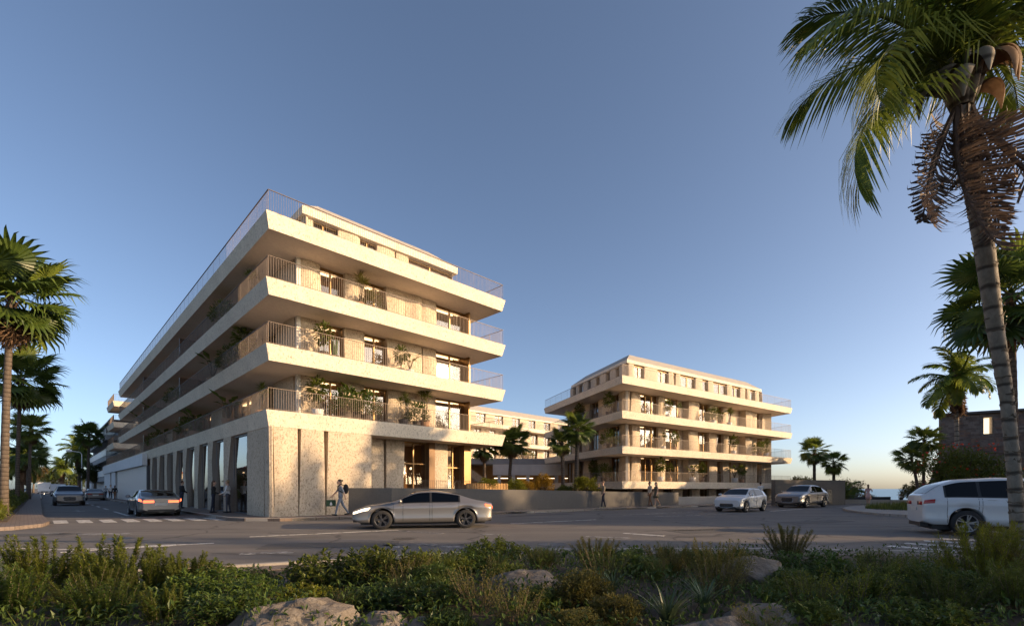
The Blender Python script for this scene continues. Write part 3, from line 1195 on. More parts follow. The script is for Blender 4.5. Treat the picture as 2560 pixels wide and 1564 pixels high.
# ---------- low garden wall and terrace between the blocks
def wall_run(name, label, pts, tops, thick, mat='garden_wall_concrete', base=-.1):
    mb = MB()
    ps = [Vector(p) for p in pts]
    n = len(ps)
    nor = []
    for i in range(n):
        d = (ps[min(i + 1, n - 1)] - ps[max(i - 1, 0)]).normalized()
        nor.append(Vector((-d.y, d.x)))
    rows = []
    for i in range(n):
        a, b = ps[i], ps[i] + nor[i] * thick
        rows.append([(a.x, a.y, base), (a.x, a.y, tops[i]), (b.x, b.y, tops[i]), (b.x, b.y, base)])
    mb.grid(rows)
    mb.add(rows[0], [(0, 1, 2, 3)])
    mb.add(rows[-1], [(3, 2, 1, 0)])
    return tag(mb.build(name, mat), label, 'wall')


w0 = L(4.5, -.02)
wall_run('garden_wall', 'long low dark concrete garden wall beside the pavement between the two blocks', [(-6.1, 24.35), (-2.5, 26.6), (8.9, 34.6), (13.0, 37.5)], [1.44, 1.40, 1.17, 1.12], .3)
wall_run('garden_wall', 'short dark end of the low garden wall at the corner block', [L(3.9, .12), (-6.1, 24.35)], [1.44, 1.44], .3)
tw = slab_ground('garden_terrace', [(-6.0, 24.6), (-2.4, 26.9), (8.8, 34.9), (12.8, 37.8), (12, 44), (6, 60), (-6, 62), L(13, 12), L(13, 2), L(5.2, .4)], .95, 'soil')
g1 = railing(None, [(-5.2, 25.2), (-2.4, 27.1), (-1.6, 27.65)], 1.42, .42, .11)
tag(g1, 'thin low bronze railing on top of the garden wall beside the corner block', 'railing')
pl = thing('planter_box', 'long bronze slatted planter box on the garden wall at the end of the terrace', 'planter', (-2.6, 27.55, 1.2), math.atan2(5.7, 8.3))
MB().box(0, 2.9, .1, .9, .0, .45).build('liner', 'window_reveal', pl)
for k in range(26):
    MB().box(.02 + k * .112, .085 + k * .112, .05, .1, .0, .52).build('slat', 'bronze', pl)
MB().box(0, 2.95, .04, .95, -.25, .0).build('plinth', 'garden_wall_concrete', pl)

# ---------- second block, lower down towards the sea
BX, BY = 9.22, 40.2
ur = Vector((.82166, .56998))
ul = Vector((-.30806, .95137))
B = thing('apartment_building', 'smaller matching concrete apartment block standing apart on the right towards the sea', 'building', (BX, BY, 0), 0)
LR, LL = 29.12, 17.66
pB = lambda s, t: (ur * s + ul * t)
polyB = [tuple(pB(0, 0)), tuple(pB(LR, 0)), tuple(pB(LR, LL)), tuple(pB(0, LL))]
ZB = [2.04, 5.00, 7.96, 10.91]
rngB = random.Random(21)
for z in ZB:
    slab_part(B, polyB, z, .62, .13)
    q = offset_poly(polyB, .13)
    if z > 3:
        railing(B, [q[3], q[0], q[1], q[2]], z, .95, .13)
    else:
        railing(B, [q[3], q[0], q[1]], z, .85, .13)
ib = offset_poly(polyB, 2.05)
FBf = Face(ib[0], ur)                       # front towards the road
FBl = Face(ib[3], -ul)                      # shaded left side
lenf = (Vector(ib[1]) - Vector(ib[0])).length
lenl = (Vector(ib[3]) - Vector(ib[0])).length
o0 = 2.05
panB = [(2.77, 4.02, .0), (6.45, 7.65, .0), (9.75, 10.95, -.5), (10.98, 12.6, .25), (14.85, 16.3, .0), (17.3, 18.4, .05), (19.2, 21.4, -.5), (21.45, 22.85, .25), (22.95, 24.2, .05), (25.4, 26.55, .05)]
winB = [(4.05, 5.8, 1), (5.85, 6.4, 0), (7.7, 9.7, 1), (12.7, 14.8, 2), (16.35, 17.25, 0), (18.45, 19.15, 0), (24.25, 25.35, 0), (26.6, 27.8, 0)]
panBl = [(2.2, 3.3), (4.95, 7.4), (9.15, 10.7), (12.0, 13.4)]
winBl = [(3.35, 4.9, 1), (7.45, 9.1, 1), (10.75, 11.95, 0), (13.45, 15.0, 1)]
for z in ZB[:3]:
    z1 = z + 2.955 - .62
    storey(B, FBf, z, z1, [(a - o0, b - o0, m) for a, b, m in winB], [(a - o0, b - o0, c) for a, b, c in panB], rngB, taper=.14, bulge=.16, depth=.7)
    storey(B, FBl, z, z1, [(lenl - (b - o0), lenl - (a - o0), m) for a, b, m in winBl], [(lenl - (b - o0), lenl - (a - o0)) for a, b in panBl], rngB, taper=.2)
    for (a, b, m) in winB:
        if b - a > 1.0:
            q = FBf.p((a + b) / 2 - o0, -.8, z1 - .09)
            lm = MB().box(-.4, .4, -.08, .08, 0, .04).build('ceiling_or_added_lamp', 'room_lamp', B)  # lamp added to brighten the room behind the panes
            lm.location = q
            lm.rotation_euler = (0, 0, math.atan2(ur.y, ur.x))
    c0 = Vector(ib[0])
    MB().box(c0.x - .02, c0.x + .2, c0.y + .05, c0.y + .28, z, z1).build('corner_post', 'pale_post', B)
    core(B, ib, z, z1, 0, 1.5)
    e = Vector(ib[1])
    MB().box(e.x - 1.5, e.x - .0, e.y - .7, e.y + 1.2, z, z1).build('end_wall', 'wall_concrete', B)
ip = offset_poly(polyB, 2.75)
FPf = Face(ip[0], ur)
FPl = Face(ip[3], -ul)
lenpl = (Vector(ip[3]) - Vector(ip[0])).length
po = 2.75
ppan = [(2.9, 3.7), (5.2, 7.05), (8.7, 9.55), (9.9, 10.75), (13.2, 14.5), (15.55, 16.5), (19.15, 20.0), (21.7, 22.8), (23.25, 23.95), (24.98, 25.9), (26.4, 26.6)]
pwin = [(3.75, 5.15, 1), (7.1, 8.65, 1), (9.58, 9.9, 0), (10.8, 13.15, 1), (14.55, 15.5, 0), (16.55, 19.1, 1), (20.05, 21.65, 1), (22.85, 23.2, 0), (24.0, 24.95, 0), (25.92, 26.4, 0)]
lpan = [(2.9, 4.2), (4.9, 5.9), (6.8, 8.1), (8.85, 10.1), (10.8, 11.9), (13.0, 13.7), (14.5, 15.2)]
lwin = [(4.2, 4.9, 0), (5.9, 6.8, 0), (8.1, 8.85, 0), (10.1, 10.8, 0), (11.9, 13.0, 0), (13.7, 14.5, 0)]
penthouse(B, ip, ZB[3], 2.45, .30, 1.0, 1.25, [
    (FPf, [(a - po, b - po, m) for a, b, m in pwin], [(a - po, b - po) for a, b in ppan]),
    (FPl, [(lenpl - (b - po), lenpl - (a - po), m) for a, b, m in lwin], [(lenpl - (b - po), lenpl - (a - po)) for a, b in lpan])], rngB)
# lower floor of the second block under the first slab
iw = offset_poly(polyB, 1.6)
FBg = Face(iw[0], ur)
for k in range(9):
    s = 1.0 + 2.9 * k
    wall_panel(B, FBg, s, s + 1.3, -1.2, 1.42, rngB)
    window(B, FBg, s + 1.3, s + 2.9, -1.2, 1.4, rngB, 0, .28, .4)
core(B, iw, -1.2, 1.42, 0, 1.5)
# small plinth and steps by the entrance
st = thing('entrance_plinth', 'low pale plinth with steps at the foot of the right-hand block behind the white hatchback', 'steps', (13.4, 37.6, 0), math.atan2(.57, .82))
MB().box(0, 6.0, .5, 1.2, .1, .75).build('plinth_wall', 'kerb_stone', st)
for k in range(3):
    MB().box(6.05, 9.0, .4 + .3 * k, 1.6, .1, .25 + .15 * k).build('step', 'kerb_stone', st)
wall_run('boundary_wall', 'tall plain dark concrete wall behind the parked silver car', [(21.7, 39.6), (29.0, 41.8)], [2.15, 2.13], .4)
dd = thing('wall_grille', 'pair of black louvred grilles set into the tall dark wall', 'grille', (26.2, 40.95, .2), math.atan2(2.2, 7.3))
for k in range(2):
    f_ = MB().box(k * .75, k * .75 + .62, -.04, .0, 0, 1.15)
    p_ = f_.build('grille_frame', 'black_trim', dd)
    for j in range(9):
        MB().box(k * .75 + .06, k * .75 + .56, -.065, -.042, .08 + j * .12, .15 + j * .12).build('louvre', 'dark_panel', p_)

# ---------- third block seen between the two
C_ = thing('apartment_building', 'distant matching concrete apartment block seen in the gap between the two blocks', 'building', (-9.5, 76.5, 0), ROT_A)
ZC = [3.6, 6.6, 9.6, 12.6]
polyC = [(0, 0), (34, 0), (34, 14), (0, 14)]
rngC = random.Random(5)
FC = Face((0, 2.0), (1, 0))
for z in ZC:
    slab_part(C_, polyC, z, .65, .13)
    railing(C_, [(.15, 6), (.15, .15), (33.8, .15), (33.8, 6)], z, .95, .16, .01)
    if z < 12:
        for k in range(9):
            s = .6 + 3.6 * k
            wall_panel(C_, FC, s, s + 1.9, z, z + 2.35, rngC)
            window(C_, FC, s + 1.85, s + 3.65, z, z + 2.33, rngC, 1, .28, .6)
        core(C_, [(.3, 2), (33.5, 2), (33.5, 13), (.3, 13)], z, z + 2.35, 0, 1.3)
FCp = Face((0, 3.0), (1, 0))
penthouse(C_, [(1, 2.9), (33, 2.9), (33, 12), (1, 12)], ZC[3], 2.4, .3, 1.2, 1.5, [
    (FCp, [(3.2 + 4.4 * k, 5.2 + 4.4 * k, 1) for k in range(7)], [(5.2 + 4.4 * k, 7.55 + 4.4 * k) for k in range(6)] + [(1.1, 3.15)])], rngC)

# garden pavilion: long pale beam on posts, stair beside it
pv = thing('garden_pavilion', 'low garden building with a long pale beam on posts behind the palms', 'pavilion', (-2.3, 58, 0), R(3))
MB().box(0, 14.5, 0, .5, 3.05, 4.35).build('beam', 'white_render', pv)
MB().box(-5.0, 16.5, .6, 9, 4.4, 5.1).build('roof_edge', 'grey_render', pv)
for k in range(9):
    MB().box(-1.2 + 1.75 * k, -.8 + 1.75 * k, .1, .5, 0, 3.05).build('post', 'white_render', pv)
MB().box(-5, 16, 5, 5.2, 0, 4.4).build('back_wall', 'room_wall', pv)
for k in range(5):
    MB().box(.2 + 2.9 * k, 2.2 + 2.9 * k, 2.5, 2.62, 2.7, 2.76).build('ceiling_or_added_lamp', 'room_lamp', pv)
stp = MB()
for k in range(14):
    stp.box(-4.6 + k * .3, -4.28 + k * .3, -1.2, -.1, 4.3 - k * .22 - .22, 4.3 - k * .22)
stp.build('stair', 'grey_render', pv)
MB().add([(-4.6, -1.25, 4.3), (-4.6, -1.25, 5.2), (-.3, -1.25, 2.1), (-.3, -1.25, 1.2)], [(0, 1, 2, 3)]).add([(-4.6, -1.2, 4.3), (-4.6, -1.2, 5.2), (-.3, -1.2, 2.1), (-.3, -1.2, 1.2)], [(0, 1, 2, 3)]).build('stair_side', 'wall_concrete', pv)

# ---------- blocks further along the side street
D = thing('apartment_building', 'stack of three concrete balcony ends beyond the far end of the corner block', 'building', (OX, OY, 0), ROT_A)
for z in (7.88, 10.83, 13.78):
    slab_part(D, [(.2, 64.6), (13, 64.6), (13, 73.5), (.2, 73.5)], z)
    railing(D, [(.35, 73.3), (.35, 64.8), (12.8, 64.8)], z, 1.0, .16, .012)
MB().box(3, 12.5, 67, 73.4, .1, 13.1).build('wall', 'grey_render', D)
for z in (4.93, 7.88, 10.83):
    MB().box(2.9, 2.98, 68, 72.5, z + .1, z + 2.1).build('window', 'shop_glass', D)

W = thing('office_building', 'long white three storey building with strip windows further down the street', 'building', (OX, OY, 0), ROT_A)
MB().box(1.6, 14, 74, 112, 0, 11.2).build('wall', 'white_render', W)
for z in (2.6, 5.8, 9.0):
    MB().box(.2, 1.6, 74, 112, z, z + .75).build('balcony_band', 'grey_render', W)
    MB().box(.15, .2, 74, 112, z + .78, z + 1.75).build('balcony_screen', 'white_metal', W)
    for k in range(18):
        MB().box(1.52, 1.595, 74.6 + 2.05 * k, 76.2 + 2.05 * k, z + 1.25, z + 2.5).build('window', 'dark_panel', W)
MB().box(.6, 14, 74, 100, 12.0, 12.2).build('roof_edge', 'dark_panel', W)
MB().box(2.5, 13, 74, 99, 11.2, 12.0).build('roof_storey', 'dark_panel', W)


def plain_house(name, label, a0, a1, b0, b1, h, mat, roof=None, wins=0, base=0.0):
    o = thing(name, label, 'building', (OX, OY, base), ROT_A)
    MB().box(a0, a1, b0, b1, 0, h).build('wall', mat, o)
    if roof == 'tile':
        mb = MB()
        am = (a0 + a1) / 2
        mb.add([(a0 - .5, b0 - .4, h), (a1 + .5, b0 - .4, h), (a1 + .5, b1 + .4, h), (a0 - .5, b1 + .4, h), (am, b0 + 1.5, h + 1.6), (am, b1 - 1.5, h + 1.6)],
               [(0, 1, 4), (1, 2, 5, 4), (2, 3, 5), (3, 0, 4, 5), (3, 2, 1, 0)])
        mb.build('roof', 'roof_tile', o)
    else:
        MB().box(a0 - .12, a1 + .12, b0 - .12, b1 + .12, h, h + .25).build('parapet', mat, o)
    for k in range(wins):
        bb = b0 + 1.5 + (b1 - b0 - 3) * k / max(1, wins - 1)
        w_ = MB().box(a0 - .03, a0 + .05, bb - .5, bb + .5, h * .55, h * .55 + 1.2).build('window', 'dark_panel', o)
        aa = a0 + 1.2 + (a1 - a0 - 2.4) * k / max(1, wins - 1)
        MB().box(aa - .45, aa + .45, b0 - .03, b0 + .05, h * .55, h * .55 + 1.2).build('window', 'dark_panel', o)
    return o


simple('roof_tile', (.34, .14, .08), .85, var=.25, vscale=5)
simple('house_cream', (.55, .47, .38), .85, var=.08, vscale=2)
plain_house('white_house', 'plain white rendered building with a grey upper part far down the street', 1.0, 9, 116, 126, 7.6, 'white_render', None, 2)
plain_house('grey_house', 'narrow grey tower-like building beside the street lamp', 1.2, 7, 113, 115.8, 9.8, 'grey_render', None, 0)
plain_house('white_house', 'low white building behind the far feather palm', 1.5, 10, 127, 146, 6.0, 'white_render', None, 3)
plain_house('tiled_house', 'cream house with red tiled roof behind the left-hand palms', -26, -15, 52, 64, 4.6, 'house_cream', 'tile', 3)
plain_house('tiled_house', 'small tiled house at the far end of the street behind trees', -24, -16, 150, 162, 6.0, 'house_cream', 'tile', 2)

lamp = thing('street_lamp', 'white street lamp with a round head over the far pavement', 'street lamp', (*L(-1.0, 108), 0), ROT_A)
MB().tube([(0, 0, 0), (0, 0, 8.4), (-.3, 0, 8.8), (-1.6, 0, 9.0)], [.11, .07, .06, .05], 8).build('mast', 'white_metal', lamp)
MB().lathe([(0, .35), (.35, .3), (.5, .1), (.42, -.1), (0, -.2)], 14).build('lamp_head', 'white_metal', lamp).location = (-1.9, 0, 8.9)

# ---------- stone tower on the right
def tower():
    T = thing('stone_tower', 'old brown stone tower with battered base and flat dark roof edge at the right', 'tower', (0, 0, 0))
    c = [Vector((40.0, 45.0)), Vector((52.0, 37.5)), Vector((62, 48)), Vector((53, 56.5))]
    zt, zm, zb = 8.2, 4.7, -.8

    def ring(d, z):
        return [(p[0], p[1], z) for p in offset_poly([tuple(q) for q in c], d)]
    ins = .10
    mb = MB()
    top, mid, bot = ring(ins, zt), ring(ins, zm), ring(-1.35, zb)
    n = 4
    F0 = Face(c[0], c[1] - c[0])
    wx0, wx1, wz0, wz1 = 3.05, 3.62, 6.35, 7.85       # window opening in the near face
    ln = (c[1] - c[0]).length
    # near face with its opening
    xs = [0, wx0, wx1, ln]
    zs = [zm, wz0, wz1, zt]
    for i in range(3):
        for j in range(3):
            if i == 1 and j == 1:
                continue
            mb.quad(F0.p(xs[i], -ins, zs[j]), F0.p(xs[i + 1], -ins, zs[j]), F0.p(xs[i + 1], -ins, zs[j + 1]), F0.p(xs[i], -ins, zs[j + 1]))
    for i in (1, 2, 3):
        mb.quad(mid[i], mid[(i + 1) % n], top[(i + 1) % n], top[i])
    for i in range(n):
        mb.quad(bot[i], bot[(i + 1) % n], mid[(i + 1) % n], mid[i])
    wall = mb.build('wall', 'tower_mortar', T)
    r = MB()
    for p, q in ((F0.p(wx0, 0, 0), F0.p(wx0, -1.2, 0)), (F0.p(wx1, -1.2, 0), F0.p(wx1, 0, 0))):
        r.quad((p[0], p[1], wz0), (q[0], q[1], wz0), (q[0], q[1], wz1), (p[0], p[1], wz1))
    r.quad(F0.p(wx0, 0, wz0), F0.p(wx1, 0, wz0), F0.p(wx1, -1.2, wz0), F0.p(wx0, -1.2, wz0))
    r.quad(F0.p(wx0, 0, wz1), F0.p(wx0, -1.2, wz1), F0.p(wx1, -1.2, wz1), F0.p(wx1, 0, wz1))
    r.build('window_reveal', 'house_cream', T)
    g = MB().quad(F0.p(wx0, -.9, wz0), F0.p(wx1, -.9, wz0), F0.p(wx1, -.9, wz1), F0.p(wx0, -.9, wz1)).build('daylight_glow_sheet', 'tower_glow', T)  # glowing sheet stands in for daylight showing through the opening
    MB().prism(offset_poly([tuple(q) for q in c], -.28), zt, zt + .2).build('roof_edge', 'roof_metal', T)
    MB().prism(offset_poly([tuple(q) for q in c], -.12), zm - .1, zm + .12).build('string_course', 'tower_stone_dark', T)
    # stones of the near and left-hand faces
    rng = random.Random(3)
    cand = []
    FLt = Face(c[3], c[0] - c[3])
    for F, l, upto in ((F0, ln, 12.0), (FLt, (c[3] - c[0]).length, 12.8)):
        z = zb
        while z < zt - .05:
            h = rng.choice((.15, .18, .2, .22))
            if z < zm - .1 < z + h or zm - .1 <= z < zm + .12:
                z = zm + .13
                continue
            h = min(h, zt - z - .01)
            if h < .06:
                break
            s = -.0 - rng.uniform(0, .2)
            while s < l:
                w = rng.uniform(.25, .62)
                e = min(s + w, l)
                a, b = max(s, 0.0) + .012, e - .012
                if b - a > .06 and not (F is F0 and z < wz1 and z + h > wz0 and b > wx0 and a < wx1):
                    cand.append((F, a, b, z + .012, z + h - .012, rng.uniform(.0, .045), rng.choice((0, 0, 0, 1, 1, 2))))
                s = e
            z += h
    def outm(z):
        return 0.0 if z >= zm else (1.45 * (zm - z) / (zm - zb)) - 0
    def put(mb, it):
        F, a, b, za, zb_, pr, mt = it
        o1, o2 = outm(za) - .07 + pr, outm(zb_) - .07 + pr
        i1, i2 = outm(za) - .16, outm(zb_) - .16
        mb.add([F.p(a, i1, za), F.p(b, i1, za), F.p(b, i2, zb_), F.p(a, i2, zb_), F.p(a, o1, za), F.p(b, o1, za), F.p(b, o2, zb_), F.p(a, o2, zb_)],
               [(4, 5, 6, 7), (0, 1, 5, 4), (1, 2, 6, 5), (2, 3, 7, 6), (3, 0, 4, 7)], mt)
    # the largest stones in view singly, the rest joined
    vis = [it for it in cand if it[0] is F0 and it[1] < 6.5 and it[3] > 2.0]
    vis.sort(key=lambda it: -(it[2] - it[1]) * (it[4] - it[3]))
    single = set(id(x) for x in vis[:290])
    rest = MB()
    ms = ['tower_stone', 'tower_stone_dark', 'tower_stone_red']
    for it in cand:
        if id(it) in single:
            mb = MB()
            put(mb, (*it[:6], 0))
            mb.build('stone', ms[it[6]], wall)
        else:
            put(rest, it)
    o = rest.build('stonework', ms, wall)
    o['kind'] = 'stuff'


emission('tower_glow', (1.0, .80, .52), 1.1)
tower()

# low walls by the lookout
wall_run('lookout_wall', 'low dark wall at the lookout above the sea behind the woman in a dress', [(30.5, 47.5), (40.6, 51.5)], [.55, .55], .3)
wall_run('lookout_wall', 'low pale stone bench wall lit by the sun in front of the lookout', [(30.0, 45.2), (38.5, 43.6)], [.42, .36], .5, 'kerb_stone')

# ------------------------------------------------------------------ palms
def fan_frond(seed, r=1.0, pet=1.0, nseg=26, spread=150, droop=.25, mats=('palm_leaf',)):
    """palmate leaf: long stalk, folded fan that splits into drooping tips; grows along +x"""
    rng = random.Random(seed)
    mb = MB()
    sag = -.06
    P = [(0, 0, 0), (pet * .5, 0, .03), (pet, 0, sag)]
    mb.tube(P, [.028, .02, .014], 4)
    hub = Vector(P[-1])
    dth = R(spread * 2) / nseg
    for k in range(nseg):
        th = -R(spread) + dth * (k + .5)
        rr = r * (1.0 - .30 * abs(th / R(spread)) ** 2) * rng.uniform(.9, 1.05)
        mid = rr * .56
        cup = .22 * r

        def pt(a, q, dz=0.0):
            return Vector((math.cos(a) * q, math.sin(a) * q, dz + cup * (q / r) * abs(math.sin(a)) * .6))
        up = .018 * r
        m1 = hub + pt(th - dth * .5, mid, -up)
        m2 = hub + pt(th + dth * .5, mid, -up)
        mc = hub + pt(th, mid, up)
        dr = droop * rng.uniform(.5, 1.4) * r
        t1 = hub + pt(th + rng.uniform(-.02, .02), rr * .82, -dr * .3)
        tip = hub + pt(th + rng.uniform(-.05, .05), rr * .97, -dr)
        wv = (m2 - m1) * .36
        o = len(mb.v)
        mb.v += [tuple(x) for x in (hub, m1, mc, m2, t1 - wv * .6, t1 + wv * .6, tip)]
        for f in ((0, 1, 2), (0, 2, 3), (1, 4, 2), (2, 4, 5), (2, 5, 3), (4, 6, 5)):
            mb.f.append(tuple(i + o for i in f))
            mb.m.append(0)
    return mb


def feather_frond(seed, length=2.6, n=46, leaf=.55, droop=.9, lift=.35, hang=.5, wid=.030, both=True, ragged=0.0):
    """pinnate leaf arching along +x with two rows of drooping leaflets"""
    rng = random.Random(seed)
    mb = MB()
    K = 12
    pts = []
    for i in range(K + 1):
        t = i / K
        ang = lift - droop * t ** 1.4
        if i == 0:
            pts.append(Vector((0, 0, 0)))
        else:
            pts.append(pts[-1] + Vector((math.cos(ang), 0, math.sin(ang))) * (length / K))
    mb.tube(pts, [.035 * (1 - .85 * i / K) + .004 for i in range(K + 1)], 5)
    for i in range(n):
        t = .14 + .86 * i / (n - 1)
        x = t * K
        j = min(int(x), K - 1)
        p = pts[j].lerp(pts[j + 1], x - j)
        d = (pts[j + 1] - pts[j]).normalized()
        upv = Vector((-d.z, 0, d.x))
        for sgn in (-1, 1):
            if rng.random() < ragged:
                continue
            l = leaf * (math.sin(math.pi * min(1, .18 + .82 * t)) ** .6 * .75 + .3) * rng.uniform(.82, 1.12)
            fw = .25 + .75 * t
            out = (Vector((0, sgn, 0)) * (1.05 - .45 * t) + d * fw + upv * rng.uniform(.0, .3)).normalized()
            w = wid * rng.uniform(.8, 1.2)
            q0 = p
            q1 = p + out * l * .45 + Vector((0, 0, -hang * .12 * l))
            q2 = p + out * l * .78 + Vector((0, 0, -hang * .45 * l * rng.uniform(.7, 1.3)))
            q3 = p + out * l * .95 + Vector((0, 0, -hang * .95 * l * rng.uniform(.7, 1.3)))
            s = out.cross(Vector((0, 0, 1)))
            s = s.normalized() * w if s.length > .05 else d * w
            o = len(mb.v)
            mb.v += [tuple(v) for v in (q0 - s * .4, q0 + s * .4, q1 - s, q1 + s, q2 - s * .8, q2 + s * .8, q3)]
            for f in ((0, 1, 3, 2), (2, 3, 5, 4), (4, 5, 6)):
                mb.f.append(tuple(k + o for k in f))
                mb.m.append(0)
    return mb


FAN = [fan_frond(k, 1.0, 1.05, 24, 150, .22 + .06 * k).mesh('fan_frond', 'palm_leaf_fan') for k in range(3)]
FAN_GOLD = [fan_frond(k + 5, 1.0, 1.05, 24, 150, .22 + .06 * k).mesh('fan_frond', 'palm_leaf_gold') for k in range(3)]
FAN_DRY = [fan_frond(k + 9, .95, .8, 18, 95, .5).mesh('dry_frond', 'palm_dry') for k in range(2)]
FEA = [feather_frond(k, 1.0, 34, .30, 1.25, .55, .5, .016).mesh('feather_frond', 'palm_leaf') for k in range(3)]
FEA_GOLD = [feather_frond(k + 4, 1.0, 34, .30, 1.25, .55, .5, .016).mesh('feather_frond', 'palm_leaf_gold') for k in range(2)]
FEA_DRY = [feather_frond(k + 8, .9, 26, .26, 1.0, .2, .7, .015, True, .2).mesh('dry_frond', 'palm_dry') for k in range(2)]


def trunk_mesh(name, base, top, r0, r1, mat, bend=(0, 0), rings=26, rough=.06, seed=1, n=12):
    rng = random.Random(seed)
    base, top = Vector(base), Vector(top)
    pts, rad = [], []
    for i in range(rings * 2 + 1):
        t = i / (rings * 2)
        p = base.lerp(top, t) + Vector((bend[0], bend[1], 0)) * (math.sin(math.pi * t))
        r = r0 + (r1 - r0) * t + .25 * r0 * math.exp(-t * 14)
        pts.append(p)
        rad.append(r * (1 + (rough if i % 2 else -rough * .4) * rng.uniform(.5, 1)))
    mb = MB()
    mb.tube(pts, rad, n)
    return mb.mesh(name, mat, True)


def palm(kind, label, x, y, h, size, seed, lean=(0, 0), r=.2, n=30, gold=.3, dry=8, base=0.0, tmat='trunk_fan', rz=0, group=None, low=-58):
    """kind: fan or feather. every frond is its own part"""
    rng = random.Random(seed)
    nm = 'fan_palm' if kind == 'fan' else 'feather_palm'
    o = thing(nm, label, 'palm tree', (x, y, base), 0, group)
    top = Vector((lean[0], lean[1], h))
    link('trunk', trunk_mesh('trunk', (0, 0, -.25), top, r, r * .78, tmat, (-lean[0] * .2, 0), max(8, int(h * 2.2)), .05, seed), o)
    fam, famg, famd = (FAN, FAN_GOLD, FAN_DRY) if kind == 'fan' else (FEA, FEA_GOLD, FEA_DRY)
    for k in range(n):
        t = k / max(1, n - 1)
        el = 82 - (82 - low) * t ** .9 + rng.uniform(-9, 9)
        az = k * 137.5 + rng.uniform(-14, 14)
        m = rng.choice(famg if rng.random() < gold else fam)
        s = size * rng.uniform(.85, 1.12) * (.75 if t < .12 else 1.0)
        link('frond', m, o, top + Vector((0, 0, rng.uniform(-.08, .1) * size)), (R(rng.uniform(-35, 35)), R(-el), R(az)), s)
    for k in range(dry):
        az = k * 137.5 + rng.uniform(-20, 20)
        link('dry_frond', rng.choice(famd), o, top + Vector((0, 0, -.22 * size * rng.uniform(.4, 1.4))), (R(rng.uniform(-40, 40)), R(rng.uniform(68, 88)), R(az)), size * rng.uniform(.7, .95))
    # ragged boot of leaf bases under the crown
    mb = MB()
    for k in range(26):
        a = k * 2.4
        zz = -.02 - .6 * size * rng.random()
        d = Vector((math.cos(a), math.sin(a), 0))
        p = top + d * r * .7 + Vector((0, 0, zz))
        q = p + d * .22 * size * rng.uniform(.5, 1) + Vector((0, 0, .28 * size * rng.uniform(.3, 1)))
        s = Vector((-d.y, d.x, 0)) * .055 * size
        mb.add([tuple(p - s), tuple(p + s), tuple(q + s * .3), tuple(q - s * .3)], [(0, 1, 2, 3)])
    mb.build('leaf_bases', 'palm_dry', o)
    return o


# ------------------------------------------------------------------ shrubs and trees
def leaf_quad(mb, p, d, up, l, w, fold=.25):
    s = d.cross(up)
    if s.length < .05:
        s = d.cross(Vector((1, 0, 0)))
    s = s.normalized() * (w / 2)
    nrm = s.cross(d).normalized() * (w * fold)
    m = p + d * (l * .5)
    t = p + d * l - nrm * .5
    o = len(mb.v)
    mb.v += [tuple(p), tuple(m + s + nrm), tuple(t), tuple(m - s + nrm)]
    mb.f.append((o, o + 1, o + 2))
    mb.f.append((o, o + 2, o + 3))
    mb.m += [0, 0]


def rand_dir(rng):
    z = rng.uniform(-1, 1)
    a = rng.uniform(0, 2 * math.pi)
    r = math.sqrt(1 - z * z)
    return Vector((r * math.cos(a), r * math.sin(a), z))


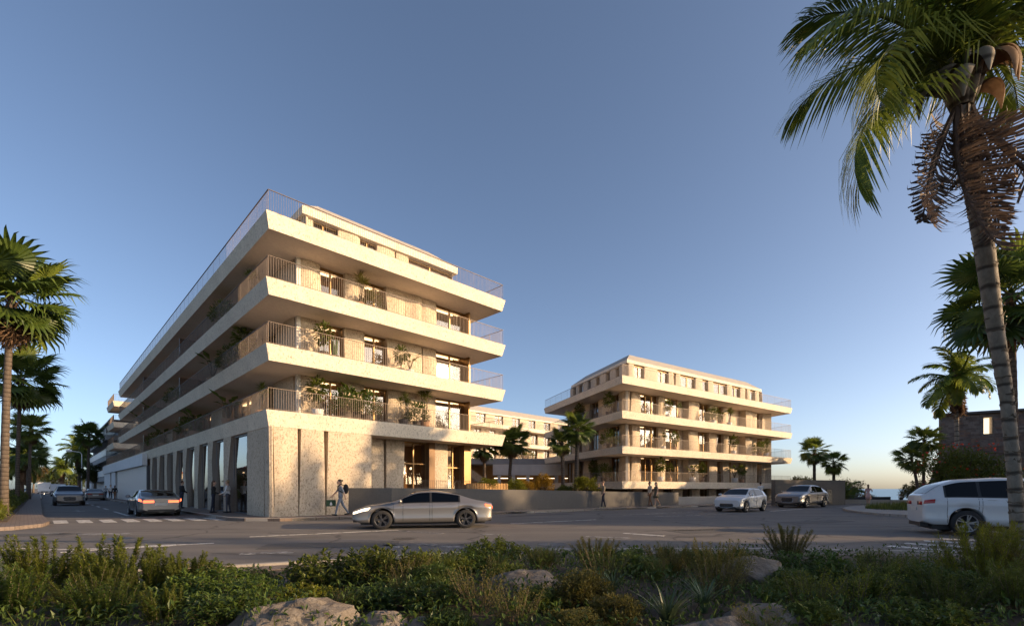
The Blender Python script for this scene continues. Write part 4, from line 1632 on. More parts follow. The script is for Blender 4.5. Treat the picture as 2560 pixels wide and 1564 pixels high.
def shrub(kind, seed):
    """unit-height shrub: (stems, leaves). kinds: spire, broad, feathery, wispy, round"""
    rng = random.Random(seed)
    st, lf = MB(), MB()
    if kind == 'round':            # dense mound of leafy clumps with an uneven outline
        for c in range(70):
            d = rand_dir(rng)
            d.z = abs(d.z) * 1.05 - .12
            q = rng.uniform(.55, 1.0)
            c0 = Vector((d.x * .52 * q, d.y * .52 * q, .36 + d.z * .50 * q + rng.uniform(-.04, .06)))
            st.tube([(0, 0, 0), tuple(c0 * .5 + Vector((0, 0, .06))), tuple(c0)], [.010, .006, .003], 3, 0, False)
            cr = rng.uniform(.09, .17)
            for _ in range(46):
                e = rand_dir(rng) * cr * rng.random() ** .5
                leaf_quad(lf, c0 + e, (e.normalized() + rand_dir(rng) * .8 + Vector((0, 0, .3))).normalized(), Vector((0, 0, 1)), rng.uniform(.05, .085), rng.uniform(.024, .040))
        return st, lf
    if kind == 'spire':            # upright leafy wands
        ns, h0, h1, spread, step, ll, lw, lean = 26, .6, 1.05, .38, .012, .085, .017, .28
    elif kind == 'broad':          # thick glossy leaves in rosettes
        ns, h0, h1, spread, step, ll, lw, lean = 95, .5, 1.0, .52, .07, .135, .058, .75
    elif kind == 'feathery':       # fine olive sprays
        ns, h0, h1, spread, step, ll, lw, lean = 46, .55, 1.1, .45, .014, .065, .010, .50
    elif kind == 'wispy':          # open twigs with small leaves
        ns, h0, h1, spread, step, ll, lw, lean = 40, .5, 1.1, .5, .024, .06, .022, .55
    else:                          # dense small-leaved mound
        ns, h0, h1, spread, step, ll, lw, lean = 100, .5, .95, .55, .032, .062, .030, .8
    for s in range(ns):
        a = rng.uniform(0, 2 * math.pi)
        rr = spread * math.sqrt(rng.random())
        b = Vector((math.cos(a) * rr * .55, math.sin(a) * rr * .55, 0))
        h = rng.uniform(h0, h1)
        if kind in ('broad', 'round'):
            h *= math.sqrt(max(.15, 1 - (rr / spread) ** 2 * .75))
        tip = b + Vector((math.cos(a) * rr * lean * 1.6 + rng.uniform(-.08, .08), math.sin(a) * rr * lean * 1.6 + rng.uniform(-.08, .08), h))
        c = (b + tip) / 2 + Vector((rng.uniform(-.05, .05), rng.uniform(-.05, .05), .08))
        pts = [b * (1 - t) ** 2 + c * 2 * t * (1 - t) + tip * t * t for t in (0, .25, .5, .75, 1)]
        st.tube(pts, [.008, .007, .006, .004, .002], 3, 0, False)
        L_ = h * 1.05
        n = int(L_ / step)
        for i in range(n):
            t = .22 + .78 * i / max(1, n - 1)
            p = b * (1 - t) ** 2 + c * 2 * t * (1 - t) + tip * t * t
            dirv = (tip - b).normalized()
            k = 1
            if kind == 'broad':
                k = 4 if t > .85 else 2
            elif kind == 'round':
                k = 3
            elif kind == 'spire':
                k = 3
            elif kind == 'feathery':
                k = 3
            for _ in range(k):
                rd = rand_dir(rng)
                bias = {'spire': .9, 'broad': .35, 'feathery': .8, 'wispy': .4, 'round': .3}[kind]
                d = (rd + dirv * bias + Vector((0, 0, .15))).normalized()
                sc = rng.uniform(.6, 1.15) * (1 - .45 * t if kind == 'spire' else 1)
                off = rd * (.05 if kind in ('round', 'wispy') else .012)
                leaf_quad(lf, p + off, d, Vector((0, 0, 1)), ll * sc, lw * rng.uniform(.8, 1.2))
    return st, lf


SHRUB_MESH = {}


def shrub_meshes(kind, var, leafmat):
    key = (kind, var, leafmat)
    if key not in SHRUB_MESH:
        base = (kind, var)
        if base not in SHRUB_MESH:
            SHRUB_MESH[base] = shrub(kind, var * 31 + 5)
        st, lf = SHRUB_MESH[base]
        SHRUB_MESH[key] = (st.mesh('stems', 'twig'), lf.mesh('foliage', leafmat))
    return SHRUB_MESH[key]


def put_shrub(kind, var, leafmat, label, x, y, z, size, wide=1.0, rz=0.0, group=None, name='shrub', cat='shrub'):
    st, lf = shrub_meshes(kind, var, leafmat)
    o = thing(name, label, cat, (x, y, z), rz, group)
    o.scale = (size * wide, size * wide, size)
    link('stems', st, o)
    link('foliage', lf, o)
    return o


def blade_tuft(seed, n, h, spread, w, lean=.5, segs=3):
    rng = random.Random(seed)
    mb = MB()
    for _ in range(n):
        a = rng.uniform(0, 2 * math.pi)
        rr = spread * math.sqrt(rng.random())
        p = Vector((math.cos(a) * rr, math.sin(a) * rr, 0))
        l = h * rng.uniform(.55, 1.1)
        aa = a + rng.uniform(-.9, .9)
        out = Vector((math.cos(aa), math.sin(aa), 0)) * lean * rng.uniform(.3, 1.2)
        s = Vector((-math.sin(aa), math.cos(aa), 0)) * w * .5
        prev = None
        for i in range(segs + 1):
            t = i / segs
            c = p + Vector((0, 0, l * t * (1 - .25 * lean * t))) + out * l * t * t
            k = (1 - t) ** .7
            cur = (c - s * k, c + s * k)
            if prev:
                o = len(mb.v)
                mb.v += [tuple(v) for v in (prev[0], prev[1], cur[1], cur[0])]
                mb.f.append((o, o + 1, o + 2, o + 3))
                mb.m.append(0)
            prev = cur
    return mb


def tree_mesh(seed, h, rad, n_leaf, leaf=.16, trunk_h=.35, squash=.8, clumps=34):
    """limbs plus leaves gathered in uneven clumps"""
    rng = random.Random(seed)
    st, lf = MB(), MB()
    th = h * trunk_h
    st.tube([(0, 0, -.2), (.05 * h * .2, 0, th * .5), (0, .02 * h, th)], [.035 * h, .028 * h, .022 * h], 8)
    cz = th + (h - th) * .5
    for c in range(clumps):
        d = rand_dir(rng)
        q = Vector((d.x * rad, d.y * rad, d.z * (h - th) * .5 * squash)) * rng.uniform(.45, .95)
        c0 = Vector((0, 0, cz)) + q
        st.tube([(0, .02 * h, th), tuple(Vector((0, 0, cz)) * .5 + c0 * .5 - Vector((0, 0, .1 * h))), tuple(c0)], [.014 * h, .008 * h, .003 * h], 4, 0, False)
        cr = rad * rng.uniform(.22, .42)
        for _ in range(n_leaf // clumps):
            e = rand_dir(rng) * cr * rng.random() ** .45
            e.z *= .75
            leaf_quad(lf, c0 + e, (rand_dir(rng) + Vector((0, 0, -.2))).normalized(), Vector((0, 0, 1)), leaf * rng.uniform(.7, 1.3), leaf * .5)
    return st, lf


def put_tree(label, x, y, h, rad, seed, leafmat='tree_leaf', n_leaf=5000, leaf=.2, base=0.0, group=None, trunk_h=.35, name='tree'):
    st, lf = tree_mesh(seed, h, rad, n_leaf, leaf, trunk_h)
    o = thing(name, label, 'tree', (x, y, base), 0, group)
    st.build('trunk', 'bark', o, True)
    lf.build('crown', leafmat, o)
    return o


def boulder(label, x, y, z, sx, sy, sz, seed, rz=0, group=None, ncut=12, kcut=(.72, .95)):
    rng = random.Random(seed)
    nu, nv = 44, 26
    ph = [(rand_dir(rng), rng.uniform(1.2, 5), rng.uniform(0, 6), ) for _ in range(16)]
    cuts = [(rand_dir(rng), rng.uniform(*kcut)) for _ in range(ncut)]
    rows = []
    for j in range(nv + 1):
        th = math.pi * j / nv
        row = []
        for i in range(nu + 1):
            a = 2 * math.pi * (i % nu) / nu
            d = Vector((math.sin(th) * math.cos(a), math.sin(th) * math.sin(a), math.cos(th)))
            r = 1.0
            for v, f, p in ph:
                r += .016 * math.sin(f * d.dot(v) * 3 + p) + .007 * math.sin(f * d.dot(v) * 11 + p * 2)
            for c, k in cuts:
                q = d.dot(c)
                if q * r > k:
                    r = k / q
            row.append((d.x * r * sx, d.y * r * sy, d.z * r * sz))
        rows.append(row)
    o = MB().grid(rows).build('boulder', 'boulder_stone', None, False)
    o.location = (x, y, z)
    o.rotation_euler = (0, 0, rz)
    return tag(o, label, 'rock', group)


# ------------------------------------------------------------------ potted plants for the balconies
def pot_plant(kind, seed):
    """meshes of a potted plant about one unit high: pot, stem, leaves"""
    rng = random.Random(seed)
    pot = MB()
    pot.lathe([(0, 0), (.15, 0), (.20, .30), (.18, .30), (.17, .27), (0, .27)], 12)
    st, lf = MB(), MB()
    if kind == 'tree':
        st.tube([(0, 0, .25), (.02, 0, .6), (-.01, .01, 1.1)], [.022, .018, .01], 5)
        for _ in range(300):
            d = rand_dir(rng)
            p = Vector((d.x * .30, d.y * .30, .98 + d.z * .42)) if rng.random() < .9 else Vector((0, 0, .7))
            p = Vector((0, 0, .98)) + (p - Vector((0, 0, .98))) * rng.uniform(.35, 1)
            leaf_quad(lf, p, (d + Vector((0, 0, -.2))).normalized(), Vector((0, 0, 1)), .15, .085)
    elif kind == 'spiky':
        for s in range(3):
            b = Vector((rng.uniform(-.08, .08), rng.uniform(-.08, .08), .25))
            t = b + Vector((rng.uniform(-.2, .2), rng.uniform(-.2, .2), rng.uniform(.5, 1.0)))
            st.tube([b, (b + t) / 2 + Vector((.03, 0, 0)), t], [.022, .018, .014], 5)
            for _ in range(70):
                d = (rand_dir(rng) + Vector((0, 0, .5))).normalized()
                leaf_quad(lf, t, d, Vector((0, 0, 1)), rng.uniform(.2, .34), .022)
    elif kind == 'banana':
        for s in range(9):
            a = s * 2.4
            d = Vector((math.cos(a), math.sin(a), 0))
            l = rng.uniform(.7, 1.15)
            e = rng.uniform(.9, 1.4)
            p = Vector((0, 0, .27))
            m = p + d * l * .18 + Vector((0, 0, l * .55))
            t = m + d * l * .38 + Vector((0, 0, l * .36 * (e - .7)))
            st.tube([p, m], [.016, .010], 4, 0, False)
            s_ = Vector((-d.y, d.x, 0)) * .10
            mm = (m + t) / 2 + Vector((0, 0, .06))
            lf.add([tuple(m), tuple(mm - s_ - Vector((0, 0, .03))), tuple(mm), tuple(mm + s_ - Vector((0, 0, .03))), tuple(t)], [(0, 1, 2), (0, 2, 3), (1, 4, 2), (2, 4, 3)])
    elif kind == 'cactus':
        for s in range(9):
            a = s * 2.4
            x, y = math.cos(a) * .09, math.sin(a) * .09
            h = rng.uniform(.7, 1.15)
            lf.tube([(x * .6, y * .6, .25), (x, y, .5), (x * 1.6, y * 1.6, h)], [.03, .045, .02], 6)
    else:                       # bushy mass
        for _ in range(620):
            d = rand_dir(rng)
            d.z = abs(d.z)
            p = Vector((d.x * .55, d.y * .55, .3 + d.z * .75)) * rng.uniform(.55, 1.0)
            leaf_quad(lf, p + Vector((0, 0, .1)), (d + rand_dir(rng) * .6).normalized(), Vector((0, 0, 1)), .16, .055)
        st.tube([(0, 0, .25), (0, 0, .6)], [.03, .02], 5)
    return pot, st, lf


PP = {}


def put_pot(kind, label, loc, size, potmat='pot_clay', leafmat='shrub_mid', var=0, rz=0.0, group=None):
    key = (kind, potmat, leafmat, var)
    if key not in PP:
        a, b, c = pot_plant(kind, 11 + var * 7)
        PP[key] = (a.mesh('pot', potmat, True), b.mesh('stem', 'twig'), c.mesh('foliage', leafmat))
    m = PP[key]
    o = thing('potted_plant', label, 'plant', loc, rz, group)
    o.scale = (size,) * 3
    link('pot', m[0], o)
    if len(m[1].vertices):
        link('stem', m[1], o)
    link('foliage', m[2], o)
    return o

# ------------------------------------------------------------------ vehicles
def smooth_line(xs, ctrl, k=5):
    cx, cz = [c[0] for c in ctrl], [c[1] for c in ctrl]
    y = np.interp(xs, cx, cz)
    for _ in range(2):
        yp = np.concatenate([[y[0]] * k, y, [y[-1]] * k])
        y = np.convolve(yp, np.ones(2 * k + 1) / (2 * k + 1), 'valid')
    return y


CARS = {
    # all in metres, x forward. top: silhouette over the bonnet, cabin and boot; belt: shoulder line
    'sedan': dict(L=4.75, W=1.84, R=.345, xf=1.42, xr=-1.42, sill=.23,
                  top=[(-2.38, .88), (-2.3, .97), (-1.75, 1.06), (-1.1, 1.30), (-.35, 1.41), (.25, 1.38), (1.0, 1.02), (1.12, .98), (2.0, .84), (2.30, .70), (2.38, .62)],
                  belt=[(-2.38, .86), (-2.2, .94), (-1.5, .97), (0, .94), (1.0, .93), (2.0, .80), (2.30, .68), (2.38, .60)],
                  ws=(.30, 1.02), rw=(-1.70, -.95), side=[(-.18, .72), (-1.18, -.26)]),
    'coupe': dict(L=4.70, W=1.88, R=.35, xf=1.42, xr=-1.40, sill=.22,
                  top=[(-2.35, .86), (-2.25, .96), (-1.9, 1.00), (-1.2, 1.22), (-.45, 1.36), (.10, 1.34), (.85, 1.01), (1.0, .97), (1.95, .84), (2.28, .70), (2.35, .60)],
                  belt=[(-2.35, .84), (-2.2, .93), (-1.5, .96), (0, .92), (.9, .92), (1.9, .80), (2.28, .68), (2.35, .58)],
                  ws=(.16, .90), rw=(-1.80, -.75), side=[(-.55, .58)]),
    'suv': dict(L=4.98, W=1.99, R=.385, xf=1.50, xr=-1.48, sill=.30,
                top=[(-2.48, 1.05), (-2.42, 1.16), (-2.0, 1.26), (-1.35, 1.58), (-.5, 1.70), (.25, 1.67), (1.05, 1.20), (1.2, 1.15), (2.05, 1.05), (2.38, .93), (2.48, .80)],
                belt=[(-2.48, 1.02), (-2.35, 1.11), (-1.5, 1.13), (0, 1.09), (1.1, 1.08), (2.05, 1.0), (2.38, .90), (2.48, .78)],
                ws=(.32, 1.08), rw=(-1.98, -1.25), side=[(-.20, .76), (-1.36, -.28)]),
    'wagon_suv': dict(L=4.90, W=1.95, R=.375, xf=1.48, xr=-1.45, sill=.30,
                      top=[(-2.45, 1.08), (-2.40, 1.25), (-2.05, 1.52), (-1.6, 1.68), (-.5, 1.74), (.35, 1.68), (1.1, 1.20), (1.25, 1.15), (2.05, 1.05), (2.36, .92), (2.45, .78)],
                      belt=[(-2.45, 1.05), (-2.3, 1.12), (-1.5, 1.12), (0, 1.09), (1.1, 1.08), (2.05, 1.0), (2.36, .90), (2.45, .76)],
                      ws=(.42, 1.12), rw=(-2.36, -1.98), side=[(-.20, .80), (-1.1, -.28), (-1.9, -1.18)]),
    'hatch': dict(L=4.0, W=1.80, R=.33, xf=1.26, xr=-1.26, sill=.22,
                  top=[(-2.0, .92), (-1.96, 1.06), (-1.6, 1.30), (-1.0, 1.43), (-.2, 1.46), (.25, 1.41), (.92, 1.04), (1.05, 1.0), (1.65, .90), (1.92, .78), (2.0, .66)],
                  belt=[(-2.0, .90), (-1.85, 1.02), (-1.2, 1.01), (0, .96), (.9, .95), (1.65, .86), (1.92, .76), (2.0, .64)],
                  ws=(.30, .95), rw=(-1.92, -1.40), side=[(-.12, .66), (-1.25, -.20)]),
}


class CarShape:
    def __init__(self, sp):
        self.sp = sp
        Lh = sp['L'] / 2
        self.xs = np.concatenate([[-Lh, -Lh + .03], np.linspace(-Lh + .08, Lh - .08, 108), [Lh - .03, Lh]])
        k = 3
        self.top = smooth_line(self.xs, sp['top'], k)
        self.belt = np.minimum(smooth_line(self.xs, sp['belt'], k), self.top - .015)
        e = np.minimum(1, (Lh - np.abs(self.xs)) / .75)
        self.w = sp['W'] / 2 * (.80 + .20 * np.sqrt(np.clip(1 - (1 - e) ** 2.2, 0, 1)))
        zb = np.full(len(self.xs), sp['sill'])
        zb += .10 * np.clip((np.abs(self.xs) - (Lh - .25)) / .25, 0, 1)
        for xw in (sp['xf'], sp['xr']):
            ra = sp['R'] + .055
            d = np.abs(self.xs - xw)
            arch = np.where(d < ra, sp['R'] + np.sqrt(np.maximum(0, ra * ra - d * d)), 0)
            zb = np.maximum(zb, arch)
        self.zb = zb

    def section(self, i):
        w, zb, bt, tp = self.w[i], self.zb[i], self.belt[i], self.top[i]
        s = self.sp['sill']
        h = bt - s
        dz = tp - bt
        side = [(.0, min(zb, s + .0) if zb <= s + .11 else zb), (w * .86, zb), (w * .975, zb + .035), (w * .99, max(zb + .05, s + .26 * h)), (w * .955, max(zb + .06, s + .42 * h)),
                (w * 1.0, max(zb + .07, s + .72 * h)), (w * .985, max(zb + .08, bt - .05)), (w * .93, bt)]
        wg = w * .90 - .34 * dz - .02
        side += [(wg + .012, bt + dz * .86), (wg - .05, bt + dz * .97), (wg * .55, tp), (0, tp + .012 * min(1, dz * 4))]
        return side

    def at(self, x, k):
        """point on section polyline index k (float) at position x"""
        i = float(np.interp(x, self.xs, np.arange(len(self.xs))))
        i0 = min(int(i), len(self.xs) - 2)
        f = i - i0
        a, b = self.section(i0), self.section(i0 + 1)
        k0 = min(int(k), len(a) - 2)
        g = k - k0
        def lp(s):
            return (s[k0][0] + (s[k0 + 1][0] - s[k0][0]) * g, s[k0][1] + (s[k0 + 1][1] - s[k0][1]) * g)
        p, q = lp(a), lp(b)
        return (p[0] + (q[0] - p[0]) * f, p[1] + (q[1] - p[1]) * f)


CAR_CACHE = {}


def car_meshes(kind):
    if kind in CAR_CACHE:
        return CAR_CACHE[kind]
    sp = CARS[kind]
    cs = CarShape(sp)
    rows = []
    for i, x in enumerate(cs.xs):
        s = cs.section(i)
        rows.append([(float(x), y, z) for y, z in s] + [(float(x), -y, z) for y, z in s[-2::-1]])
    body = MB().grid(rows)
    for r, rev in ((rows[0], False), (rows[-1], True)):
        n = len(r)
        body.add(r, [tuple(range(n)) if rev else tuple(range(n - 1, -1, -1))])
    M = {'body': body}

    def patch(x0, x1, k0, k1, out=.008, nx=10, nk=4, sgn=1, trap=None):
        """a skin lying just proud of the body between stations x0..x1 and section indices k0..k1"""
        mb = MB()
        rws = []
        for j in range(nk + 1):
            k = k0 + (k1 - k0) * j / nk
            row = []
            for i in range(nx + 1):
                xa, xb = x0, x1
                if trap:
                    v = j / nk
                    xa, xb = x0 + trap[0] * v, x1 + trap[1] * v
                x = xa + (xb - xa) * i / nx
                y, z = cs.at(x, k)
                row.append((x, sgn * (y + out), z + out * .3))
            rws.append(row)
        return mb.grid(rws)

    # side glass, following the roof line
    sides = []
    for (a, b) in sp['side']:
        for sgn in (1, -1):
            mb = MB()
            rws = []
            for j in range(5):
                v = j / 4
                row = []
                for i in range(13):
                    x = a + (b - a) * i / 12
                    y0, z0 = cs.at(x, 7.12)
                    y1, z1 = cs.at(x, 8.0)
                    row.append((x, sgn * (y0 + (y1 - y0) * v + .012), z0 + (z1 - z0) * v))
                rws.append(row)
            mb.grid(rws)
            sides.append(mb)
    M['side'] = sides
    # dark glasshouse band between the windows
    bands = []
    x0, x1 = min(a for a, b in sp['side']) - .05, max(b for a, b in sp['side']) + .05
    for sgn in (1, -1):
        rws = []
        for j in range(5):
            v = j / 4
            row = []
            for i in range(21):
                x = x0 + (x1 - x0) * i / 20
                ya, za = cs.at(x, 7.05)
                yb, zb2 = cs.at(x, 8.0)
                row.append((x, sgn * (ya + (yb - ya) * v + .006), za + (zb2 - za) * v))
            rws.append(row)
        bands.append(MB().grid(rws))
    M['band'] = bands

    def across(x0, x1, inset, out):
        mb = MB()
        rws = []
        for i in range(9):
            x = x0 + (x1 - x0) * i / 8
            row = []
            for j in range(-6, 7):
                u = j / 6
                y8, z8 = cs.at(x, 8.6)
                wy = (y8 - inset) * u
                if abs(u) > .6:
                    z = cs.at(x, 9.0 + (1 - (abs(u) - .6) / .4) * 1.0)[1]
                else:
                    z = cs.at(x, 10.4)[1]
                row.append((x + out * .6, wy, z + abs(out) * .7))
            rws.append(row)
        return mb.grid(rws)
    M['ws'] = across(sp['ws'][0], sp['ws'][1], .02, .012)
    M['rw'] = across(sp['rw'][0], sp['rw'][1], .02, -.012)
    Lh = sp['L'] / 2
    M['head'] = [patch(Lh - .50, Lh - .012, 5.35, 6.35, .012, 10, 3, s, (-.10, -.02)) for s in (1, -1)]
    M['tail'] = [patch(-Lh + .012, -Lh + .26, 5.45, 6.4, .012, 8, 3, s, (.03, .02)) for s in (1, -1)]
    zr = float(cs.belt[0])
    wr_ = float(cs.w[0])
    for s, mb in zip((1, -1), M['tail']):
        ys = sorted((s * wr_ * .40, s * wr_ * .985))
        mb.box(-Lh - .014, -Lh + .01, ys[0], ys[1], zr - .17, zr - .06)
    # seams of the doors and bonnet
    seam = MB()
    for s in (1, -1):
        for x in [c for w in sp['side'] for c in w] + [sp['side'][0][1] + .32]:
            pts = []
            for k in np.linspace(2.2, 7, 9):
                y, z = cs.at(x, float(k))
                pts.append((x, s * (y + .002), z))
            seam.tube(pts, .006, 4, 0, False)
        hp = []
        for x in np.linspace(sp['ws'][1] + .05, Lh - .3, 8):
            y, z = cs.at(float(x), 7.3)
            hp.append((float(x), s * y, z + .002))
        seam.tube(hp, .005, 4, 0, False)
    M['seam'] = seam
    # sill strip, underbody
    ub = MB().box(-Lh + .25, Lh - .25, -sp['W'] * .36, sp['W'] * .36, .16, sp['sill'] + .35)
    M['under'] = ub
    R_ = sp['R']
    ty = MB().lathe([(R_ * .68, -.11), (R_ * .93, -.11), (R_, -.085), (R_, .085), (R_ * .93, .11), (R_ * .68, .11)], 28, 0, 'y')
    M['tyre'] = ty
    rim = MB()
    rim.lathe([(R_ * .69, .10), (R_ * .66, .06), (R_ * .60, .0), (.0, -.01)], 28, 0, 'y')
    sp_ = MB()
    for k in range(5):
        a = 2 * math.pi * k / 5
        for da in (-.16, .16):
            c0, c1 = math.cos(a + da * .4), math.cos(a + da)
            s0, s1 = math.sin(a + da * .4), math.sin(a + da)
            sp_.bar((c0 * .04, .085, s0 * .04), (c1 * R_ * .66, .092, s1 * R_ * .66), .034, .03, 0, (0, 1, 0))
    sp_.lathe([(R_ * .70, .112), (R_ * .62, .10)], 28, 0, 'y')
    sp_.lathe([(.0, .11), (.055, .105), (.06, .07)], 12, 0, 'y')
    M['rim'], M['spokes'] = rim, sp_
    M['cs'] = cs
    CAR_CACHE[kind] = M
    return M


def front_face(sp, kind, hexa=True):
    """grille, lower intakes and emblem ring for the nose"""
    Lh = sp['L'] / 2
    zt = CARS[kind]['top'][-1][1]
    W = sp['W']
    gw, gh, gz = (.40, .34, zt - .22) if 'suv' in kind else ((.30, .10, .42) if kind in ('sedan', 'coupe') else (.42, .22, .40))
    g = MB()
    x = Lh + .012
    pts = [(-gw, gz), (-gw * .82, gz - gh / 2), (gw * .82, gz - gh / 2), (gw, gz), (gw * .88, gz + gh / 2), (-gw * .88, gz + gh / 2)]
    g.add([(x, p[0], p[1]) for p in pts] + [(x - .1, p[0], p[1]) for p in pts], [tuple(range(6))] + [(i, (i + 1) % 6, 6 + (i + 1) % 6, 6 + i) for i in range(6)])
    bars = MB()
    nb = 7 if 'suv' in kind else 3
    for k in range(nb):
        zz = gz - gh / 2 + gh * (k + .5) / nb
        ww = gw * (.84 + .12 * (1 - abs(2 * (k + .5) / nb - 1)))
        bars.bar((x + .004, -ww, zz), (x + .004, ww, zz), .012, .012)
    if 'suv' in kind:
        for k in range(-3, 4):
            bars.bar((x + .003, k * gw * .25, gz - gh * .46), (x + .003, k * gw * .25, gz + gh * .46), .012, .012)
    fr = MB()
    fr.tube([(x + .002, p[0], p[1]) for p in pts + pts[:1]], .014, 5)
    em = MB()
    em.lathe([(.085, -.008), (.095, 0), (.085, .008), (.075, 0), (.085, -.008)], 20, 0, 'y')
    lo = MB()
    for s in (-1, 1):
        yy = s * W * .36
        lo.add([(Lh - .05, yy - .14, .34), (Lh - .05, yy + .14, .36), (Lh - .03, yy + .12, .48), (Lh - .0, yy - .12, .44)], [(0, 1, 2, 3)])
    lo.box(Lh - .12, Lh + .004, -W * .30, W * .30, .25, .33)
    return g, bars, fr, em, lo, (x, gz)


def car(kind, label, x, y, heading, paint, lit=False, tail=False, rims='rim_metal', name='car', cat='car', z=0.0, roof=None):
    """heading: direction of travel in degrees, 0 = +x, 90 = +y"""
    sp = CARS[kind]
    M = car_meshes(kind)
    o = thing(name, label, cat, (x, y, z), R(heading))
    def mk(key, nm, mat, sm_=True, par=None, idx=None):
        src = M[key] if idx is None else M[key][idx]
        ck = ('mesh', kind, key, idx, mat)
        if ck not in CAR_CACHE:
            CAR_CACHE[ck] = src.mesh(nm, mat, sm_)
        return link(nm, CAR_CACHE[ck], par or o)
    b = mk('body', 'body', paint)
    mk('under', 'underbody', 'black_trim', False)
    mk('seam', 'door_seams', 'black_trim', False, b)['kind'] = 'stuff'
    for i in range(2):
        mk('band', 'window_surround', 'black_trim', True, b, i)
    mk('ws', 'windscreen', 'car_glass')
    mk('rw', 'rear_window', 'car_glass')
    for i in range(len(M['side'])):
        mk('side', 'side_window', 'car_glass', True, None, i)
    # dark cabin seen through the glass
    for i in range(2):
        mk('head', 'headlight', 'headlamp_lit' if lit else 'lamp_clear', True, None, i)
        mk('tail', 'taillight', 'taillamp_lit' if tail else 'lamp_red', True, None, i)
    for xx in (sp['xf'], sp['xr']):
        for s in (1, -1):
            t = mk('tyre', 'wheel', 'tyre')
            t.location = (xx, s * (sp['W'] / 2 - .115), sp['R'])
            t.rotation_euler = (0, R(random.Random(xx * s + x).uniform(0, 70)), 0 if s > 0 else math.pi)
            mk('rim', 'rim', 'rim_dark', True, t)
            mk('spokes', 'spokes', rims, False, t)
    ck = ('front', kind)
    if ck not in CAR_CACHE:
        g, bars, fr, em, lo, c = front_face(sp, kind)
        CAR_CACHE[ck] = (g.mesh('grille', 'black_trim'), bars.mesh('grille_bars', 'rim_dark'), fr.mesh('grille_frame', 'chrome', True), em.mesh('emblem', 'chrome', True), lo.mesh('lower_intake', 'black_trim'), c)
    g, bars, fr, em, lo, c = CAR_CACHE[ck]
    gg = link('grille', g, o)
    link('grille_bars', bars, gg)
    link('grille_frame', fr, gg)
    link('emblem', em, gg, (c[0] + .012, 0, c[1] + .02), (0, 0, R(90)))
    link('lower_intake', lo, o)
    Lh = sp['L'] / 2
    MB().box(-.01, .01, -.26, .26, -.055, .055).build('number_plate', 'plate', o).location = (-Lh - .012, 0, .62 if 'suv' not in kind else .78)
    rb = MB().box(-Lh - .004, -Lh + .2, -sp['W'] * .30, sp['W'] * .30, .24, .36)
    rb.build('rear_diffuser', 'black_trim', o)
    for s in (1, -1):
        m = MB()
        bx = sp['ws'][1] - .20
        yb, zb_ = M['cs'].at(bx, 7.0)
        m.lathe([(0, -.10), (.05, -.09), (.075, 0), (.06, .09), (0, .11)], 10, 0, 'y', (bx, s * (yb + .14), zb_ + .09))
        m.bar((bx, s * (yb - .02), zb_ + .03), (bx, s * (yb + .10), zb_ + .07), .06, .03)
        m.build('mirror', paint, o, True)
        for (a, b_) in sp['side'][:2]:
            hx = a + .12
            hy, hz = M['cs'].at(hx, 6.2)
            MB().box(hx, hx + .18, s * (hy + .004) - .012, s * (hy + .004) + .012, hz - .012, hz + .012).build('door_handle', paint, o)
    return o


def coach(label, x, y, heading, w, h, l, mat, name, lamp=True, z=0.0):
    o = thing(name, label, name.split('_')[-1], (x, y, z), R(heading))
    hw = w / 2
    mb = MB()
    prof = [(-l / 2, .35), (l / 2, .35), (l / 2 + .12, .9), (l / 2 + .05, h * .45), (l / 2 - .28, h * .92), (l / 2 - .5, h), (-l / 2 + .2, h), (-l / 2, h - .2)]
    n = len(prof)
    mb.add([(p[0], -hw, p[1]) for p in prof] + [(p[0], hw, p[1]) for p in prof],
           [tuple(range(n)), tuple(range(2 * n - 1, n - 1, -1))] + [(i, n + i, n + (i + 1) % n, (i + 1) % n) for i in range(n)])
    mb.build('body', mat, o)
    ws = MB().quad((l / 2 + .065, -hw * .9, h * .45), (l / 2 + .065, hw * .9, h * .45), (l / 2 - .26, hw * .86, h * .9), (l / 2 - .26, -hw * .86, h * .9))
    ws.build('windscreen', 'car_glass', o)
    for s in (1, -1):
        MB().box(-l / 2 + .4, l / 2 - .6, s * hw - .012, s * hw + .012, h * .5, h * .85).build('side_window', 'car_glass', o)
        MB().lathe([(0, .03), (.12, .02), (.15, -.02)], 14, 0, 'y').build('headlight', 'bus_lamp_lit', o).location = (0, 0, 0)
        hl = o.children[-1]
        hl.location = (l / 2 + .11, s * hw * .76, .85)
        hl.rotation_euler = (0, 0, R(-90))
        m = MB().tube([(l / 2 - .2, s * hw, h * .8), (l / 2 + .2, s * (hw + .18), h * .78), (l / 2 + .2, s * (hw + .2), h * .6)], [.03, .03, .08], 6)
        m.build('mirror', 'black_trim', o)
        for xx in (l * .32, -l * .3):
            t = MB().lathe([(0, -.12), (.40, -.12), (.45, -.08), (.45, .08), (.40, .12), (0, .12)], 20, 0, 'y').build('wheel', 'tyre', o, True)
            t.location = (xx, s * (hw - .1), .45)
            MB().lathe([(0, .125), (.22, .125), (.26, .10)], 16, 0, 'y').build('rim', 'rim_metal', t)
    MB().box(l / 2 + .02, l / 2 + .13, -hw * .5, hw * .5, .5, .7).build('grille', 'black_trim', o)
    MB().box(l / 2 - .02, l / 2 + .135, -.26, .26, .52, .63).build('number_plate', 'plate', o)
    return o

